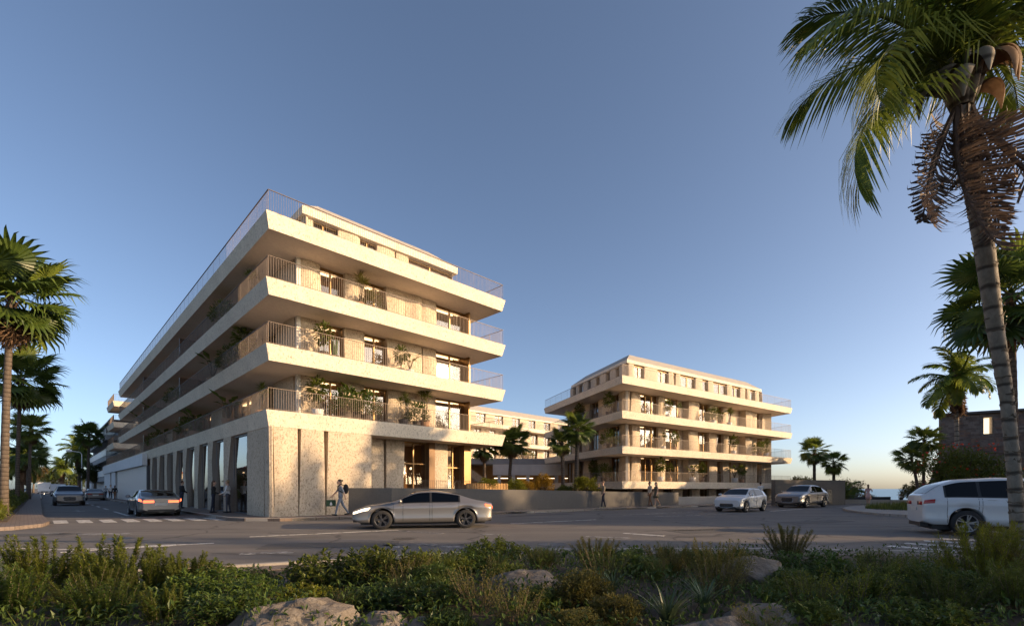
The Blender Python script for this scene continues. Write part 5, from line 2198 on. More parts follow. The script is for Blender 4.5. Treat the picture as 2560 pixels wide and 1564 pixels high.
# ------------------------------------------------------------------ people
def capsule(mb, p, q, r0, r1, n=10):
    p, q = Vector(p), Vector(q)
    d = (q - p)
    d = d.normalized() if d.length > 1e-5 else Vector((0, 0, 1))
    pts, rad = [], []
    for a in (90, 60, 30):
        pts.append(p - d * r0 * math.sin(R(a)))
        rad.append(max(.001, r0 * math.cos(R(a))))
    pts.append(p)
    rad.append(r0)
    pts.append(q)
    rad.append(r1)
    for a in (30, 60, 90):
        pts.append(q + d * r1 * math.sin(R(a)))
        rad.append(max(.001, r1 * math.cos(R(a))))
    mb.tube(pts, rad, n)


def ellipsoid(mb, c, r, n=14):
    vs, fs = [], []
    m = 9
    for j in range(m):
        th = math.pi * j / (m - 1)
        for k in range(n):
            a = 2 * math.pi * k / n
            vs.append((c[0] + r[0] * math.sin(th) * math.cos(a), c[1] + r[1] * math.sin(th) * math.sin(a), c[2] + r[2] * math.cos(th)))
    for j in range(m - 1):
        for k in range(n):
            fs.append((j * n + k, (j + 1) * n + k, (j + 1) * n + (k + 1) % n, j * n + (k + 1) % n))
    mb.add(vs, fs)


def person(label, x, y, z, facing, height, pose, outfit, hair='short', hairmat='hair_dark', skirt=None, slim=1.0, name='person'):
    """figure facing +x before turning. pose: legs ((swing, knee) left/right), arms ((swing, elbow, abduct) left/right), lean"""
    bones = []                       # (p, q, r0, r1, material key)
    V = Vector
    W = slim
    pel, chest, neck = V((0, 0, .96)), V((.01, 0, 1.32)), V((.0, 0, 1.47))
    bones += [(pel + V((0, -.07 * W, -.02)), pel + V((0, .07 * W, -.02)), .115 * W, .115 * W, 'hip'),
              (pel + V((0, 0, .05)), V((.0, 0, 1.14)), .125 * W, .118 * W, 'shirt'), (V((0, 0, 1.14)), chest, .118 * W, .135 * W, 'shirt'),
              (V((0, -.12 * W, 1.36)), V((0, .12 * W, 1.36)), .088, .088, 'shirt'), (V((0, -.06, 1.27)), V((0, .06, 1.27)), .125 * W, .125 * W, 'shirt'),
              (V((0, 0, 1.40)), V((.02, 0, 1.53)), .058, .052, 'skin')]
    ankles = []
    for s, (sw, kn) in ((1, pose['legs'][0]), (-1, pose['legs'][1])):
        hip = V((0, s * .085 * W, .93))
        a = R(sw)
        knee = hip + V((math.sin(a), 0, -math.cos(a))) * .43
        b = R(sw - kn)
        ank = knee + V((math.sin(b), 0, -math.cos(b))) * .43
        ft = R(max(-40, min(12, (sw - kn) * .5)))
        toe = ank + V((math.cos(ft) * .15, s * .02, math.sin(ft) * .15 - .035))
        bones += [(hip, knee, .088 * W, .062, 'thigh'), (knee, ank + V((0, 0, .02)), .058, .040, 'shin'), (ank + V((-.04, 0, -.04)), toe + V((0, 0, .005)), .043, .034, 'shoe')]
        ankles.append(min(ank.z - .085, toe.z - .035))
    hands = []
    for s, (sw, el, ab) in ((1, pose['arms'][0]), (-1, pose['arms'][1])):
        sh = V((0, s * .185 * W, 1.39))
        a, c = R(sw), R(ab)
        elb = sh + V((math.sin(a) * math.cos(c), s * math.sin(c), -math.cos(a) * math.cos(c))) * .28
        b = R(sw + el)
        inw = pose.get('inward', 0)
        fd = V((math.sin(b), -s * inw * math.sin(R(el)), -math.cos(b))).normalized()
        wr = elb + fd * .25
        bones += [(sh, elb, .055 * W, .045 * W, 'upper'), (elb, wr, .041, .030, 'fore')]
        side = V((0, 1, 0))
        pal = wr + fd * .075
        bones += [(wr, pal, .030, .034, 'skin')]
        per = fd.cross(side).normalized()
        for k in range(4):
            o = side * (k - 1.5) * .019
            l = (.062, .072, .068, .054)[k]
            m = pal + o + fd * l * .5
            bones += [(pal + o * .8, m, .0105, .010, 'skin'), (m, m + (fd * .8 + per * .5).normalized() * l * .5, .010, .009, 'skin')]
        bones += [(wr + fd * .03 + side * -s * .022, wr + fd * .085 + side * -s * .045, .012, .011, 'skin')]
        hands.append(wr + fd * .11)
    hd = V((.03 + pose.get('head', 0), 0, 1.64))
    mb = MB()
    for p, q, r0, r1, k in bones:
        capsule(mb, p, q, r0, r1)
    ellipsoid(mb, hd, (.098, .078, .118))
    ellipsoid(mb, hd + V((.045, 0, -.07)), (.055, .052, .055))
    capsule(mb, hd + V((.09, 0, .005)), hd + V((.112, 0, -.025)), .012, .016)
    for s in (1, -1):
        ellipsoid(mb, hd + V((-.005, s * .078, -.01)), (.022, .012, .032), 8)
    lo = min(ankles)
    me = mb.mesh('body', 'skin_light')
    tmp = bpy.data.objects.new('person_build', me)
    COL.objects.link(tmp)
    md = tmp.modifiers.new('r', 'REMESH')
    md.mode = 'VOXEL'
    md.voxel_size = .0135
    ms = tmp.modifiers.new('s', 'SMOOTH')
    ms.iterations = 2
    ms.factor = .5
    dg = bpy.context.evaluated_depsgraph_get()
    ev = tmp.evaluated_get(dg)
    body = bpy.data.meshes.new_from_object(ev)
    bpy.data.objects.remove(tmp, do_unlink=True)
    body.materials.clear()
    keys = ['skin', 'shirt', 'hip', 'thigh', 'shin', 'shoe', 'upper', 'fore']
    mats = [outfit.get(k) for k in keys]
    for m in mats:
        body.materials.append(MATS[m])
    # each face takes the cloth of the limb it belongs to
    nv = len(body.polygons)
    cen = np.zeros(nv * 3)
    body.polygons.foreach_get('center', cen)
    cen = cen.reshape(-1, 3)
    best = np.full(nv, 1e9)
    idx = np.zeros(nv, dtype=np.int32)
    for p, q, r0, r1, k in bones:
        pa, d = np.array(p), np.array(q) - np.array(p)
        t = np.clip(((cen - pa) @ d) / max(1e-9, d @ d), 0, 1)
        dist = np.linalg.norm(cen - pa - t[:, None] * d, axis=1) - (r0 + (r1 - r0) * t)
        w = dist < best
        best[w] = dist[w]
        idx[w] = keys.index(k)
    dh = np.linalg.norm((cen - np.array(hd)) / np.array((.098, .078, .118)), axis=1) < 1.35
    idx[dh] = 0
    body.polygons.foreach_set('material_index', idx)
    body.polygons.foreach_set('use_smooth', [True] * nv)
    s = height / 1.76
    o = thing(name, label, 'person', (x, y, z), R(facing))
    o.scale = (s,) * 3
    off = (0, 0, -lo)
    link('body', body, o, off)
    h = MB()
    if hair != 'none':
        ellipsoid(h, hd + V((-.018, 0, .03)), (.098, .086, .105))
        if hair == 'long':
            capsule(h, hd + V((-.06, 0, .0)), hd + V((-.085, 0, -.25)), .075, .055)
        elif hair == 'bun':
            ellipsoid(h, hd + V((-.135, 0, .06)), (.045, .045, .045))
            capsule(h, hd + V((-.06, 0, -.02)), hd + V((-.06, 0, -.14)), .06, .045)
        link('hair', h.mesh('hair', hairmat, True), o, off)
    if skirt:
        k = MB().lathe([(.12, 1.02), (.15, .92), (.19, .78), (.215, skirt[1]), (.20, skirt[1] + .01)], 18)
        link('skirt', k.mesh('skirt', skirt[0], True), o, off)
    o['hand_note'] = ''
    del o['hand_note']
    return o, [Vector((v.x, v.y, v.z - lo)) * s for v in hands], s


def fit(shirt, trousers, shoe='cloth_black', skin='skin_light', sleeve=None, shin=None):
    return dict(skin=skin, shirt=shirt, hip=trousers, thigh=trousers, shin=shin or trousers, shoe=shoe, upper=shirt if sleeve != 'none' else skin, fore=shirt if sleeve == 'long' else skin)


def at_hand(x, y, z, facing, hv):
    c, s = math.cos(R(facing)), math.sin(R(facing))
    return (x + hv.x * c - hv.y * s, y + hv.x * s + hv.y * c, z + hv.z)


STAND = dict(legs=((3, 2), (-4, 3)), arms=((4, 12, 7), (2, 14, 7)))
WALK = dict(legs=((24, 10), (-20, 16)), arms=((-22, 10, 8), (24, 18, 7)))


def people():
    PZ = .125
    # walker with backpack and bag
    px, py, fc = -8.1, 22.7, 210
    o, h, s = person('woman in grey top and jeans walking left past the corner block', px, py, PZ, fc, 1.74,
                     dict(legs=((20, 8), (-18, 14)), arms=((-24, 8, 8), (34, 10, 10)), head=.03),
                     fit('cloth_grey', 'cloth_denim'), 'bun', 'hair_dark', None, .9)
    bp = MB()
    vs = []
    ellipsoid(bp, (-.24, 0, 1.27), (.13, .17, .24), 16)
    b = thing('backpack', 'black backpack on the woman walking past the corner block', 'backpack', (px, py, PZ), R(fc))
    bp.build('bag_body', 'cloth_black', b, True)
    st = MB()
    for q in (1, -1):
        st.tube([(-.14, q * .09, 1.45), (.02, q * .11, 1.50), (.12, q * .11, 1.38), (.11, q * .13, 1.2), (-.1, q * .15, 1.08)], .018, 5)
    st.build('strap', 'cloth_black', b)
    hp = at_hand(px, py, PZ, fc, h[1])
    g = thing('shopping_bag', 'green paper shopping bag with a white emblem in the woman\'s hand', 'bag', (hp[0], hp[1], hp[2] - .42), R(fc))
    MB().box(-.21, .21, -.06, .06, 0, .30).build('bag_body', 'cloth_green', g)
    hd = MB()
    for q in (-.05, .05):
        hd.tube([(-.09, q, .3), (-.07, q * .6, .40), (0, 0, .43), (.07, q * .6, .40), (.09, q, .3)], .006, 4)
    hd.build('handle', 'cloth_tan', g)
    em = MB()
    for q in (-.0625, .0625):
        em.add([(-.05, q, .05), (.05, q, .05), (.055, q, .13), (.02, q, .19), (0, q, .23), (-.015, q, .18), (-.05, q, .13)], [tuple(range(7))])
    em.build('emblem', 'cloth_white', g)
    # pair talking by the piers
    x1, y1 = L(-.62, 6.3)
    person('woman in black jacket and heels talking by the concrete piers', x1, y1, PZ, 30, 1.70,
           dict(legs=((2, 2), (-5, 4)), arms=((12, 55, 8), (8, 62, 10)), inward=.2), fit('cloth_black', 'cloth_navy', sleeve='long'), 'long', 'hair_brown', None, .9)
    x2, y2 = x1 + .66, y1 + .18
    person('man in white shirt and checked trousers talking with a woman by the piers', x2, y2, PZ, 196, 1.73,
           dict(legs=((4, 3), (-4, 3)), arms=((14, 50, 12), (8, 30, 14)), inward=.2), fit('cloth_white', 'cloth_check', sleeve='long'), 'short', 'hair_blond')
    x3, y3 = L(-.55, 14.6)
    person('man in dark jacket standing with his back to the street by the piers', x3, y3, PZ, 60, 1.80,
           dict(legs=((3, 2), (-3, 2)), arms=((14, 50, 8), (10, 45, 8)), inward=.4), fit('cloth_black', 'cloth_navy', sleeve='long'), 'short', 'hair_brown')
    x4, y4 = L(-.95, 53.4)
    person('man in white T-shirt walking past the white fins with a jacket over his arm', x4, y4, PZ, -42, 1.80, WALK, fit('cloth_white', 'cloth_navy', 'cloth_white'), 'short', 'hair_brown')
    x5, y5 = L(-.62, 52.6)
    person('woman in dark coat walking away beside the white fins', x5, y5, PZ, 120, 1.72, WALK, fit('cloth_black', 'cloth_brown', sleeve='long'), 'long', 'hair_brown')
    x6, y6 = L(-.65, 63.4)
    person('person in grey clothes at the white service door far along the pavement', x6, y6, PZ, -60, 1.72, WALK, fit('cloth_grey', 'cloth_navy', sleeve='long'), 'short')
    # man on the phone
    mx, my, mf = 6.05, 31.85, 185
    o, h, s = person('man in khaki T-shirt talking on the phone in front of the garden wall', mx, my, PZ, mf, 1.80,
                     dict(legs=((10, 2), (-9, 4)), arms=((2, 24, 12), (62, 118, 22)), inward=.35), fit('cloth_khaki', 'cloth_navy', 'cloth_tan'), 'short', 'hair_brown')
    hp = at_hand(mx, my, PZ, mf, h[1])
    ph = MB().box(-.012, .012, -.036, .036, -.07, .07).build('mobile_phone', 'black_trim')
    ph.location = (hp[0], hp[1], hp[2] - .02)
    tag(ph, 'black mobile phone held up by the man in khaki', 'phone')
    # couple
    person('bearded man in white shirt and dark waistcoat walking beside a woman', 9.92, 34.55, PZ, 200, 1.80, dict(legs=((12, 4), (-12, 8)), arms=((10, 30, 8), (-8, 20, 8))),
           fit('cloth_beige', 'cloth_brown', skin='skin_dark', sleeve='long'), 'short')
    person('woman in short grey dress with long dark hair walking beside the bearded man', 10.35, 34.5, PZ, 200, 1.76, dict(legs=((14, 6), (-20, 12)), arms=((4, 14, 7), (8, 16, 7))),
           fit('cloth_olive', 'skin_light', 'cloth_tan', sleeve='none'), 'long', 'hair_dark', ('cloth_olive', .62), .88)
    person('man in white shirt walking away behind the white hatchback', 20.7, 40.0, .2, 80, 1.80, WALK, fit('cloth_white', 'cloth_navy'), 'short')
    person('woman in pale pink dress standing on the plaza looking out to sea', 27.25, 36.75, PZ, 55, 1.60, dict(legs=((2, 2), (-4, 3)), arms=((6, 10, 8), (58, 10, 24))),
           fit('cloth_pink', 'skin_light', 'cloth_brown', sleeve='none'), 'long', 'hair_brown', ('cloth_pink', .55), .85)
    gz = ground_z(47, 58)
    person('man in white shirt standing at the lookout with his back turned', 47.0, 58.0, gz, 75, 1.76, STAND, fit('cloth_white', 'cloth_navy'), 'short')
    gz = ground_z(47.6, 57.7)
    person('child in olive jacket standing beside the man at the lookout', 47.75, 57.7, gz, 85, 1.18, STAND, fit('cloth_olive', 'cloth_brown', sleeve='long'), 'short')


people()

# ------------------------------------------------------------------ vehicles in place
VDIR = math.degrees(math.atan2(UX, -UY))          # heading along the side street, away from the camera
cx_, cy_ = L(-5.35, 33.8)
car('suv', 'grey SUV with large grille driving towards the crossing on the side street', cx_, cy_, VDIR + 180, 'paint_grey', lit=False)
cx_, cy_ = L(-2.35, 55.5)
car('sedan', 'grey saloon seen from behind further along the side street', cx_, cy_, VDIR, 'paint_grey')
cx_, cy_ = L(-2.75, 9.4)
car('coupe', 'silver coupe with glowing red tail lamps leaving past the zebra crossing', cx_, cy_, VDIR, 'paint_silver', tail=True)
cx_, cy_ = L(-6.2, 158)
coach('white coach with bright headlamps far down the side street', cx_, cy_, VDIR + 180, 2.5, 3.1, 10, 'paint_white', 'coach_bus')
cx_, cy_ = L(-4.6, 104)
coach('white van with headlamps on behind the grey SUV', cx_, cy_, VDIR + 180, 2.0, 2.3, 5.2, 'paint_white', 'delivery_van')
cx_, cy_ = L(-9.8, 150)
car('hatch', 'small pale car parked far away at the left of the street', cx_, cy_, VDIR + 180, 'paint_white')
car('sedan', 'long silver saloon with lit headlamp strip driving left across the junction', -3.25, 17.7, 180 + 12, 'paint_champagne', lit=True, tail=True, rims='rim_dark').scale = (1.02, 1, .95)
car('hatch', 'white hatchback coming up the road in front of the right-hand block', 14.4, 30.2, 180 + 41, 'paint_white')
car('suv', 'silver coupe-shaped SUV parked before the tall dark wall', 22.3, 36.9, 180 + 36, 'paint_silver')
car('wagon_suv', 'big white SUV driving out of the right edge of the picture', 15.25, 14.5, -26, 'paint_white', tail=False)

# ------------------------------------------------------------------ palms in place
palm('fan', 'tall fan palm at the left edge with a full green crown', -22.75, 21.5, 10.0, 1.45, 1, (.35, 0), .155, 38, .15, 12, low=-62)
palm('fan', 'second fan palm from the left edge with a slender dark trunk', -41.2, 40, 10.6, 1.65, 2, (.3, 0), .15, 32, .2, 10)
palm('fan', 'sunlit fan palm with tan skirt third from the left edge', -60.3, 60, 8.9, 1.25, 3, (.2, 0), .17, 34, .7, 16)
palm('fan', 'dark fan palm standing behind the sunlit left-hand palm', -70.5, 70, 6.6, 1.4, 4, (0, 0), .24, 30, .1, 10)
palm('fan', 'fan palm on the pavement in front of the long white building', *L(-1.7, 78), 9.9, 1.4, 5, (.2, 0), .2, 34, .45, 12)
palm('feather', 'feather palm with a shaggy brown skirt far down the side street', *L(-.9, 117), 9.3, 3.9, 6, (0, 0), .42, 30, .6, 22, tmat='trunk_brown')
palm('feather', 'low feather palm beyond the coach far down the street', *L(-3.0, 150), 7.0, 3.6, 7, (0, 0), .42, 26, .5, 8, tmat='trunk_brown')
palm('feather', 'golden feather palm far down the left pavement', *L(-9.6, 110), 6.4, 4.2, 8, (0, 0), .40, 26, .9, 8, tmat='trunk_brown')
# courtyard
palm('fan', 'dark green fan palm with grey skirt in the gap between the blocks', -.3, 46, 5.0, 1.0, 11, (.4, 0), .17, 36, .3, 14, .9)
palm('fan', 'small fan palm half hidden under the corner block balcony', -2.6, 45, 4.3, .8, 12, (0, 0), .16, 28, .25, 10, .9)
palm('fan', 'fan palm with brown skirt left of the right-hand block', 4.15, 39, 4.3, .72, 13, (-.1, 0), .17, 30, .4, 14, .9)
palm('fan', 'taller fan palm with brown skirt before the shaded side of the right-hand block', 5.2, 39, 5.4, .82, 14, (.15, 0), .18, 32, .4, 14, .9)
# coast
palm('fan', 'fan palm with tan skirt behind the tall dark wall, the taller of two', 34.3, 54.5, 6.0, .95, 15, (0, 0), .18, 26, .75, 26, -.3)
palm('fan', 'fan palm with tan skirt behind the tall dark wall, the shorter of two', 36.5, 54.5, 4.7, .85, 16, (0, 0), .18, 24, .7, 26, -.3)
palm('fan', 'slender fan palm leaning left beside the tower, the shorter of two', 35.6, 42.0, 4.1, .85, 17, (-.7, 0), .13, 22, .6, 3)
palm('fan', 'slender fan palm beside the tower, the taller of two', 36.3, 42.4, 5.7, .85, 18, (.1, 0), .13, 24, .6, 3)
palm('feather', 'feather palm with brown skirt in front of the stone tower', 32.4, 35.0, 9.4, 2.7, 19, (0, 0), .15, 21, .55, 9, 0, 'trunk_grey')
palm('fan', 'big fan palm with rough brown trunk behind the foreground palm', 23.0, 22.0, 10.3, 1.55, 20, (-.2, 0), .19, 34, .6, 12, 0, 'trunk_brown')


def queen_palm():
    """foreground palm: ringed grey trunk, arching feather leaves, dry boat-shaped sheaths and dead leaves"""
    o = thing('feather_palm', 'tall foreground feather palm with ringed grey trunk and hanging dead leaves at the right edge', 'palm tree', (11.0, 10.4, .0))
    zs = [-.2, 0, 1.5, 3.2, 4.6, 6.05, 7.2, 8.0]
    xk = [.03, 0, -.38, -.90, -1.50, -2.17, -2.78, -3.25]
    yk = [.03, 0, -.26, -.6, -.95, -1.4, -1.78, -2.1]
    rk = [.165, .145, .118, .110, .128, .150, .145, .125]

    def axis(z):
        return Vector((float(np.interp(z, zs, xk)), float(np.interp(z, zs, yk)), z)), float(np.interp(z, zs, rk))
    top = Vector((-3.22, -2.1, 8.1))
    pts, rad = [], []
    N = 72
    rng = random.Random(4)
    for i in range(N + 1):
        p, r = axis(-.2 + 8.2 * i / N)
        pts.append(p)
        rad.append(r * (1 + (.022 if i % 2 else -.02) * rng.uniform(.3, 1)))
    mb = MB()
    mb.tube(pts, rad, 22)
    tr = mb.build('trunk', 'trunk_grey', o, True)
    # leaf scars: thin dark collars with snags
    for k in range(27):
        p, r = axis(.15 + 7.5 * (k + .5 + rng.uniform(-.25, .25)) / 27)
        c = MB()
        ring = []
        for a in range(22):
            an = 2 * math.pi * a / 22
            dz = .016 * math.sin(an + k * 1.7) + .008 * math.sin(an * 5 + k * 2)
            wd = .014 + .012 * max(0, math.sin(an * 1.5 + k * 2.3))
            ring.append([(p.x + math.cos(an) * (r + .002), p.y + math.sin(an) * (r + .002), p.z + dz - wd), (p.x + math.cos(an) * (r + .013), p.y + math.sin(an) * (r + .013), p.z + dz + wd * .6),
                         (p.x + math.cos(an) * (r - .002), p.y + math.sin(an) * (r - .002), p.z + dz + wd * 1.7)])
        ring.append(ring[0])
        c.grid(ring)
        for _ in range(2):
            an = rng.uniform(2.6, 5.6)
            d = Vector((math.cos(an), math.sin(an), 0))
            q = p + d * r * .96
            s = Vector((-d.y, d.x, 0)) * rng.uniform(.03, .06)
            c.add([tuple(q - s), tuple(q + s), tuple(q + d * .05 + Vector((0, 0, rng.uniform(.06, .12))))], [(0, 1, 2)])
        c.build('leaf_scar', 'bark', tr)
    fr = [feather_frond(40 + k, 3.3, 66, .86, (1.6, 1.95, 1.35)[k], (.75, .55, .9)[k], .95, .021).mesh('frond', ('palm_leaf_gold', 'palm_leaf_gold', 'palm_leaf')[k]) for k in range(3)]
    # (azimuth, elevation, roll, scale, variant); azimuth 180 = towards the left of the view
    for az, el, ro, sc, v in ((172, 28, 10, 1.0, 0), (188, 8, -8, 1.0, 0), (200, -8, 12, .98, 1), (160, 52, 8, .95, 2), (225, 40, -10, .9, 1), (250, 62, 0, .9, 1), (285, 50, 6, .9, 0),
                              (330, 22, -6, 1.0, 0), (350, 10, 0, 1.0, 2), (30, 14, 8, 1.0, 0), (80, 25, 0, 1.0, 0), (130, 20, -10, 1.0, 0), (5, 50, 0, 1.0, 1), (300, 62, 0, .9, 0),
                              (205, 46, 0, 1.0, 2), (182, -24, 0, .92, 1)):
        link('frond', fr[v], o, top + Vector((0, 0, rng.uniform(.15, .5))), (R(ro), R(-el), R(az)), sc)
    dead = [feather_frond(60 + k, 2.3, 50, .50, .5, -.1, .75, .016, True, .18).mesh('dead_frond', 'palm_dead_red') for k in range(2)]
    for az, el, sc, v, ro in ((182, -58, 1.3, 0, 75), (196, -72, 1.3, 1, 55), (215, -78, .95, 0, 40), (262, -84, .55, 1, 0), (330, -74, 1.15, 1, -50), (350, -62, 1.35, 0, -75), (8, -46, 1.2, 1, -80), (150, -72, 1.0, 0, 80)):
        link('dead_frond', dead[v], o, top + Vector((.12 * math.cos(R(az)), .12 * math.sin(R(az)), -.15)), (R(ro), R(-el), R(az)), sc)
    # woody flower sheaths curling down
    for az, l, ww, zz in ((200, 1.05, .17, .25), (228, 1.2, .15, .05), (262, .95, .16, .35), (300, 1.15, .22, .3), (330, 1.25, .24, .45), (175, 1.25, .19, .1), (350, 1.0, .16, .1)):
        d = Vector((math.cos(R(az)), math.sin(R(az)), 0))
        s = Vector((-d.y, d.x, 0))
        rows = []
        K = 14
        p = top + d * .12 + Vector((0, 0, zz))
        for i in range(K + 1):
            t = i / K
            ang = R(62) - R(160) * sm(t * 1.1)
            if i:
                p = p + (d * math.cos(ang) + Vector((0, 0, math.sin(ang)))) * (l / K)
            nrm = (d * -math.sin(ang) + Vector((0, 0, math.cos(ang))))
            w = ww * math.sin(math.pi * (.08 + .92 * t) ** .8) * (1 - .15 * t) + .012
            rows.append([tuple(p + s * w * q + nrm * (w * .55 * (q * q) * -1)) for q in (-1, -.6, -.2, .2, .6, 1)])
        MB().grid(rows).build('flower_sheath', 'palm_dry' if az > 290 else 'trunk_grey', o, True)
    for az in range(0, 360, 40):
        d = Vector((math.cos(R(az)), math.sin(R(az)), 0))
        MB().tube([top + d * .08 + Vector((0, 0, -.1)), top + d * .22 + Vector((0, 0, .25)), top + d * .34 + Vector((0, 0, .62))], [.09, .06, .035], 6).build('leaf_base', 'trunk_grey', o, True)


queen_palm()

# ------------------------------------------------------------------ trees and bushes away from the foreground
put_tree('round brownish tree at the far end of the side street', *L(-8.5, 190), 9, 5, 31, 'tree_leaf_brown', 3500, .6)
put_tree('dark leafy tree beside the white building down the street', *L(-.2, 90), 6.5, 2.4, 33, 'tree_leaf', 3500, .3)
put_tree('dense dark trees behind the coach on the right of the street', *L(-1.5, 165), 7, 5.5, 34, 'tree_leaf', 3500, .6, 0, None, .15)
put_tree('leafy bush-like tree between the left-hand palms', *L(-13, 34), 3.6, 2.4, 35, 'tree_leaf', 3500, .22, .1, None, .15)
put_tree('second leafy tree among the left-hand palms further back', *L(-15, 60), 4.2, 3.2, 36, 'tree_leaf', 3000, .3, .1, None, .15)
put_tree('distant rounded tree over the tiled house', *L(-30, 90), 7, 5, 37, 'tree_leaf', 3000, .5)
put_tree('olive-coloured tree behind the tall dark wall beside the fan palms', 32.0, 53, 3.5, 1.8, 38, 'shrub_olive', 2500, .22, -.4, None, .25)
put_tree('pale bare-looking tree behind the tall dark wall right of the fan palms', 38.5, 56, 3.4, 2.2, 39, 'tree_leaf_brown', 2500, .2, -.6, None, .2)
put_tree('dark shrub-tree with red flowers before the stone tower', 28.0, 29.6, 4.5, 2.5, 41, 'shrub_mid', 9000, .17, .1, None, .12, 'flowering_tree')
_fl = MB()
_r = random.Random(9)
for _ in range(170):
    d = rand_dir(_r)
    leaf_quad(_fl, Vector((d.x * 2.4, d.y * 2.4, 2.5 + d.z * 1.75)), rand_dir(_r), Vector((0, 0, 1)), .17, .15)
_fl.build('flower', 'flower_red', [o for o in bpy.data.objects if o.name.startswith('flowering_tree')][0])['kind'] = 'stuff'
put_shrub('round', 1, 'shrub_mid', 'leafy green bush below the flowering tree by the tower', 31.2, 30.4, .1, 1.9, 1.2)
put_shrub('round', 2, 'shrub_olive', 'dark bush left of the slender palms by the tower', 37.2, 44.0, .0, 2.4, 1.0)
put_shrub('round', 3, 'shrub_olive', 'low coastal bush behind the woman in pink', 38.5, 55.5, -.7, 1.9, 1.5)
put_shrub('round', 2, 'shrub_gold', 'golden coastal bush right of the woman in pink', 41.5, 56.5, -.8, 1.8, 1.5)
put_shrub('round', 1, 'shrub_mid', 'green coastal bush beside the end of the tall dark wall', 34.6, 50.5, -.1, 1.6, 1.4)
palm('feather', 'young feather palm without trunk at the end of the tall dark wall', 31.6, 46.0, .5, 1.9, 24, (0, 0), .12, 18, .5, 0, 0, 'trunk_brown', low=5)
put_shrub('round', 3, 'shrub_olive', 'small bush beside the man at the lookout', 46.0, 60, -1.0, 1.4, 1.2)
# courtyard bushes
put_shrub('round', 1, 'shrub_lime', 'yellow-green bush in the bronze planter beside the corner block', -1.5, 28.9, 1.15, 1.05, 1.25)
put_shrub('round', 2, 'shrub_lime', 'yellow-green bush behind the planter at the gap', .2, 33, .95, 1.25, 1.2)
put_shrub('round', 1, 'shrub_gold', 'rust-coloured bush in the middle of the courtyard gap', 1.0, 36, .95, 1.3, 1.0)
put_shrub('round', 2, 'shrub_gold', 'taller rust-coloured bush right of the middle of the gap', 2.4, 37, .95, 1.8, .85)
put_shrub('round', 3, 'shrub_lime', 'large sunlit yellow-green bush behind the garden wall before the right-hand block', 5.3, 34.6, .85, 1.65, 1.15)
put_shrub('round', 1, 'shrub_mid', 'low green bush behind the garden wall left of the sunlit bush', 3.9, 35.4, .9, .9, 1.3)
# hedge along the left pavement
_h = MB()
_r = random.Random(12)
for _ in range(22000):
    b = 3.5 + 62 * _r.random() ** 1.7
    a = -8.15 - _r.random() * 3.6
    hh = (.80 + .16 * math.sin(b * .9) + .14 * math.sin(b * 2.1 + a)) * (1 - .6 * max(0, (a + 9.0) / .85) ** 2)
    x, y = L(a, b)
    leaf_quad(_h, Vector((x, y, .16 + max(.05, hh) * _r.random() ** .5)), (rand_dir(_r) + Vector((0, 0, .4))).normalized(), Vector((0, 0, 1)), .16 + b * .002, .06 + b * .001)
_h = tag(_h.build('hedge_planting', 'shrub_mid'), 'low green ground-cover hedge along the left pavement', 'hedge', kind='stuff')
put_shrub('feathery', 3, 'shrub_lime', 'bright grassy shrub at the left edge beside the pavement', *L(-8.5, 5.0), .15, .75, 1.1)
put_shrub('round', 2, 'shrub_lime', 'lit bushy shrub at the left edge behind the grassy one', *L(-9.0, 8.0), .15, 1.05, 1.1)
put_shrub('spire', 2, 'shrub_mid', 'upright shrub between the left-hand palm trunks', *L(-10.4, 20), .15, 1.5, 1.3)
# lawn on the island
_g = MB()
_r = random.Random(2)
for _ in range(9000):
    a = _r.uniform(0, 2 * math.pi)
    q = math.sqrt(_r.random())
    x, y = 29.8 + math.cos(a) * q * 7.2, 31.4 + math.sin(a) * q * 3.6 + math.cos(a) * q * 1.4
    h = .62 * _r.uniform(.5, 1.1) * (1 - .4 * q * q)
    d = rand_dir(_r)
    s = Vector((d.y, -d.x, 0)) * .022
    t = Vector((x + d.x * .12, y + d.y * .12, .12 + h))
    _g.add([(x - s.x, y - s.y, .12), (x + s.x, y + s.y, .12), tuple(t)], [(0, 1, 2)])
tag(_g.build('lawn_grass', 'grass_blade'), 'tall grass on the kerbed island', 'grass', kind='stuff')

# ------------------------------------------------------------------ plants on the balconies
def onA(a, b, z):
    x, y = L(a, b)
    return (x, y, z)


def onB(s, t, z):
    v = ur * s + ul * t
    return (BX + v.x, BY + v.y, z)


put_pot('spiky', 'spiky potted plant on the third-floor balcony of the corner block', onA(5.0, 1.2, ZA[2]), 1.55, 'pot_clay', 'shrub_olive', 0)
put_pot('bush', 'bushy potted plant beside the spiky one on the third-floor balcony', onA(5.7, 1.2, ZA[2]), 1.15, 'pot_dark', 'shrub_olive', 0)
put_pot('tree', 'round-leaved potted tree on the second-floor balcony near the corner', onA(3.05, 1.1, ZA[1]), 1.35, 'pot_dark', 'shrub_mid', 0)
put_pot('cactus', 'clump of tall potted cactus beside the round-leaved tree', onA(3.65, 1.2, ZA[1]), 1.2, 'pot_dark', 'agave_leaf', 0)
put_pot('tree', 'potted bush in the middle of the second-floor balcony', onA(7.5, 1.1, ZA[1]), 1.15, 'pot_dark', 'shrub_mid', 1)
put_pot('banana', 'potted plant with upright paddle leaves in the middle of the second-floor balcony', onA(8.1, 1.1, ZA[1]), 1.25, 'pot_white', 'shrub_mid', 0)
put_pot('tree', 'slim potted tree in a white pot on the first-floor balcony', onA(2.75, 1.1, ZA[0]), 1.45, 'pot_white', 'shrub_mid', 2)
put_pot('bush', 'wide mass of potted foliage on the first-floor balcony, left half', onA(4.2, 1.0, ZA[0]), 1.5, 'pot_dark', 'shrub_dark', 1)
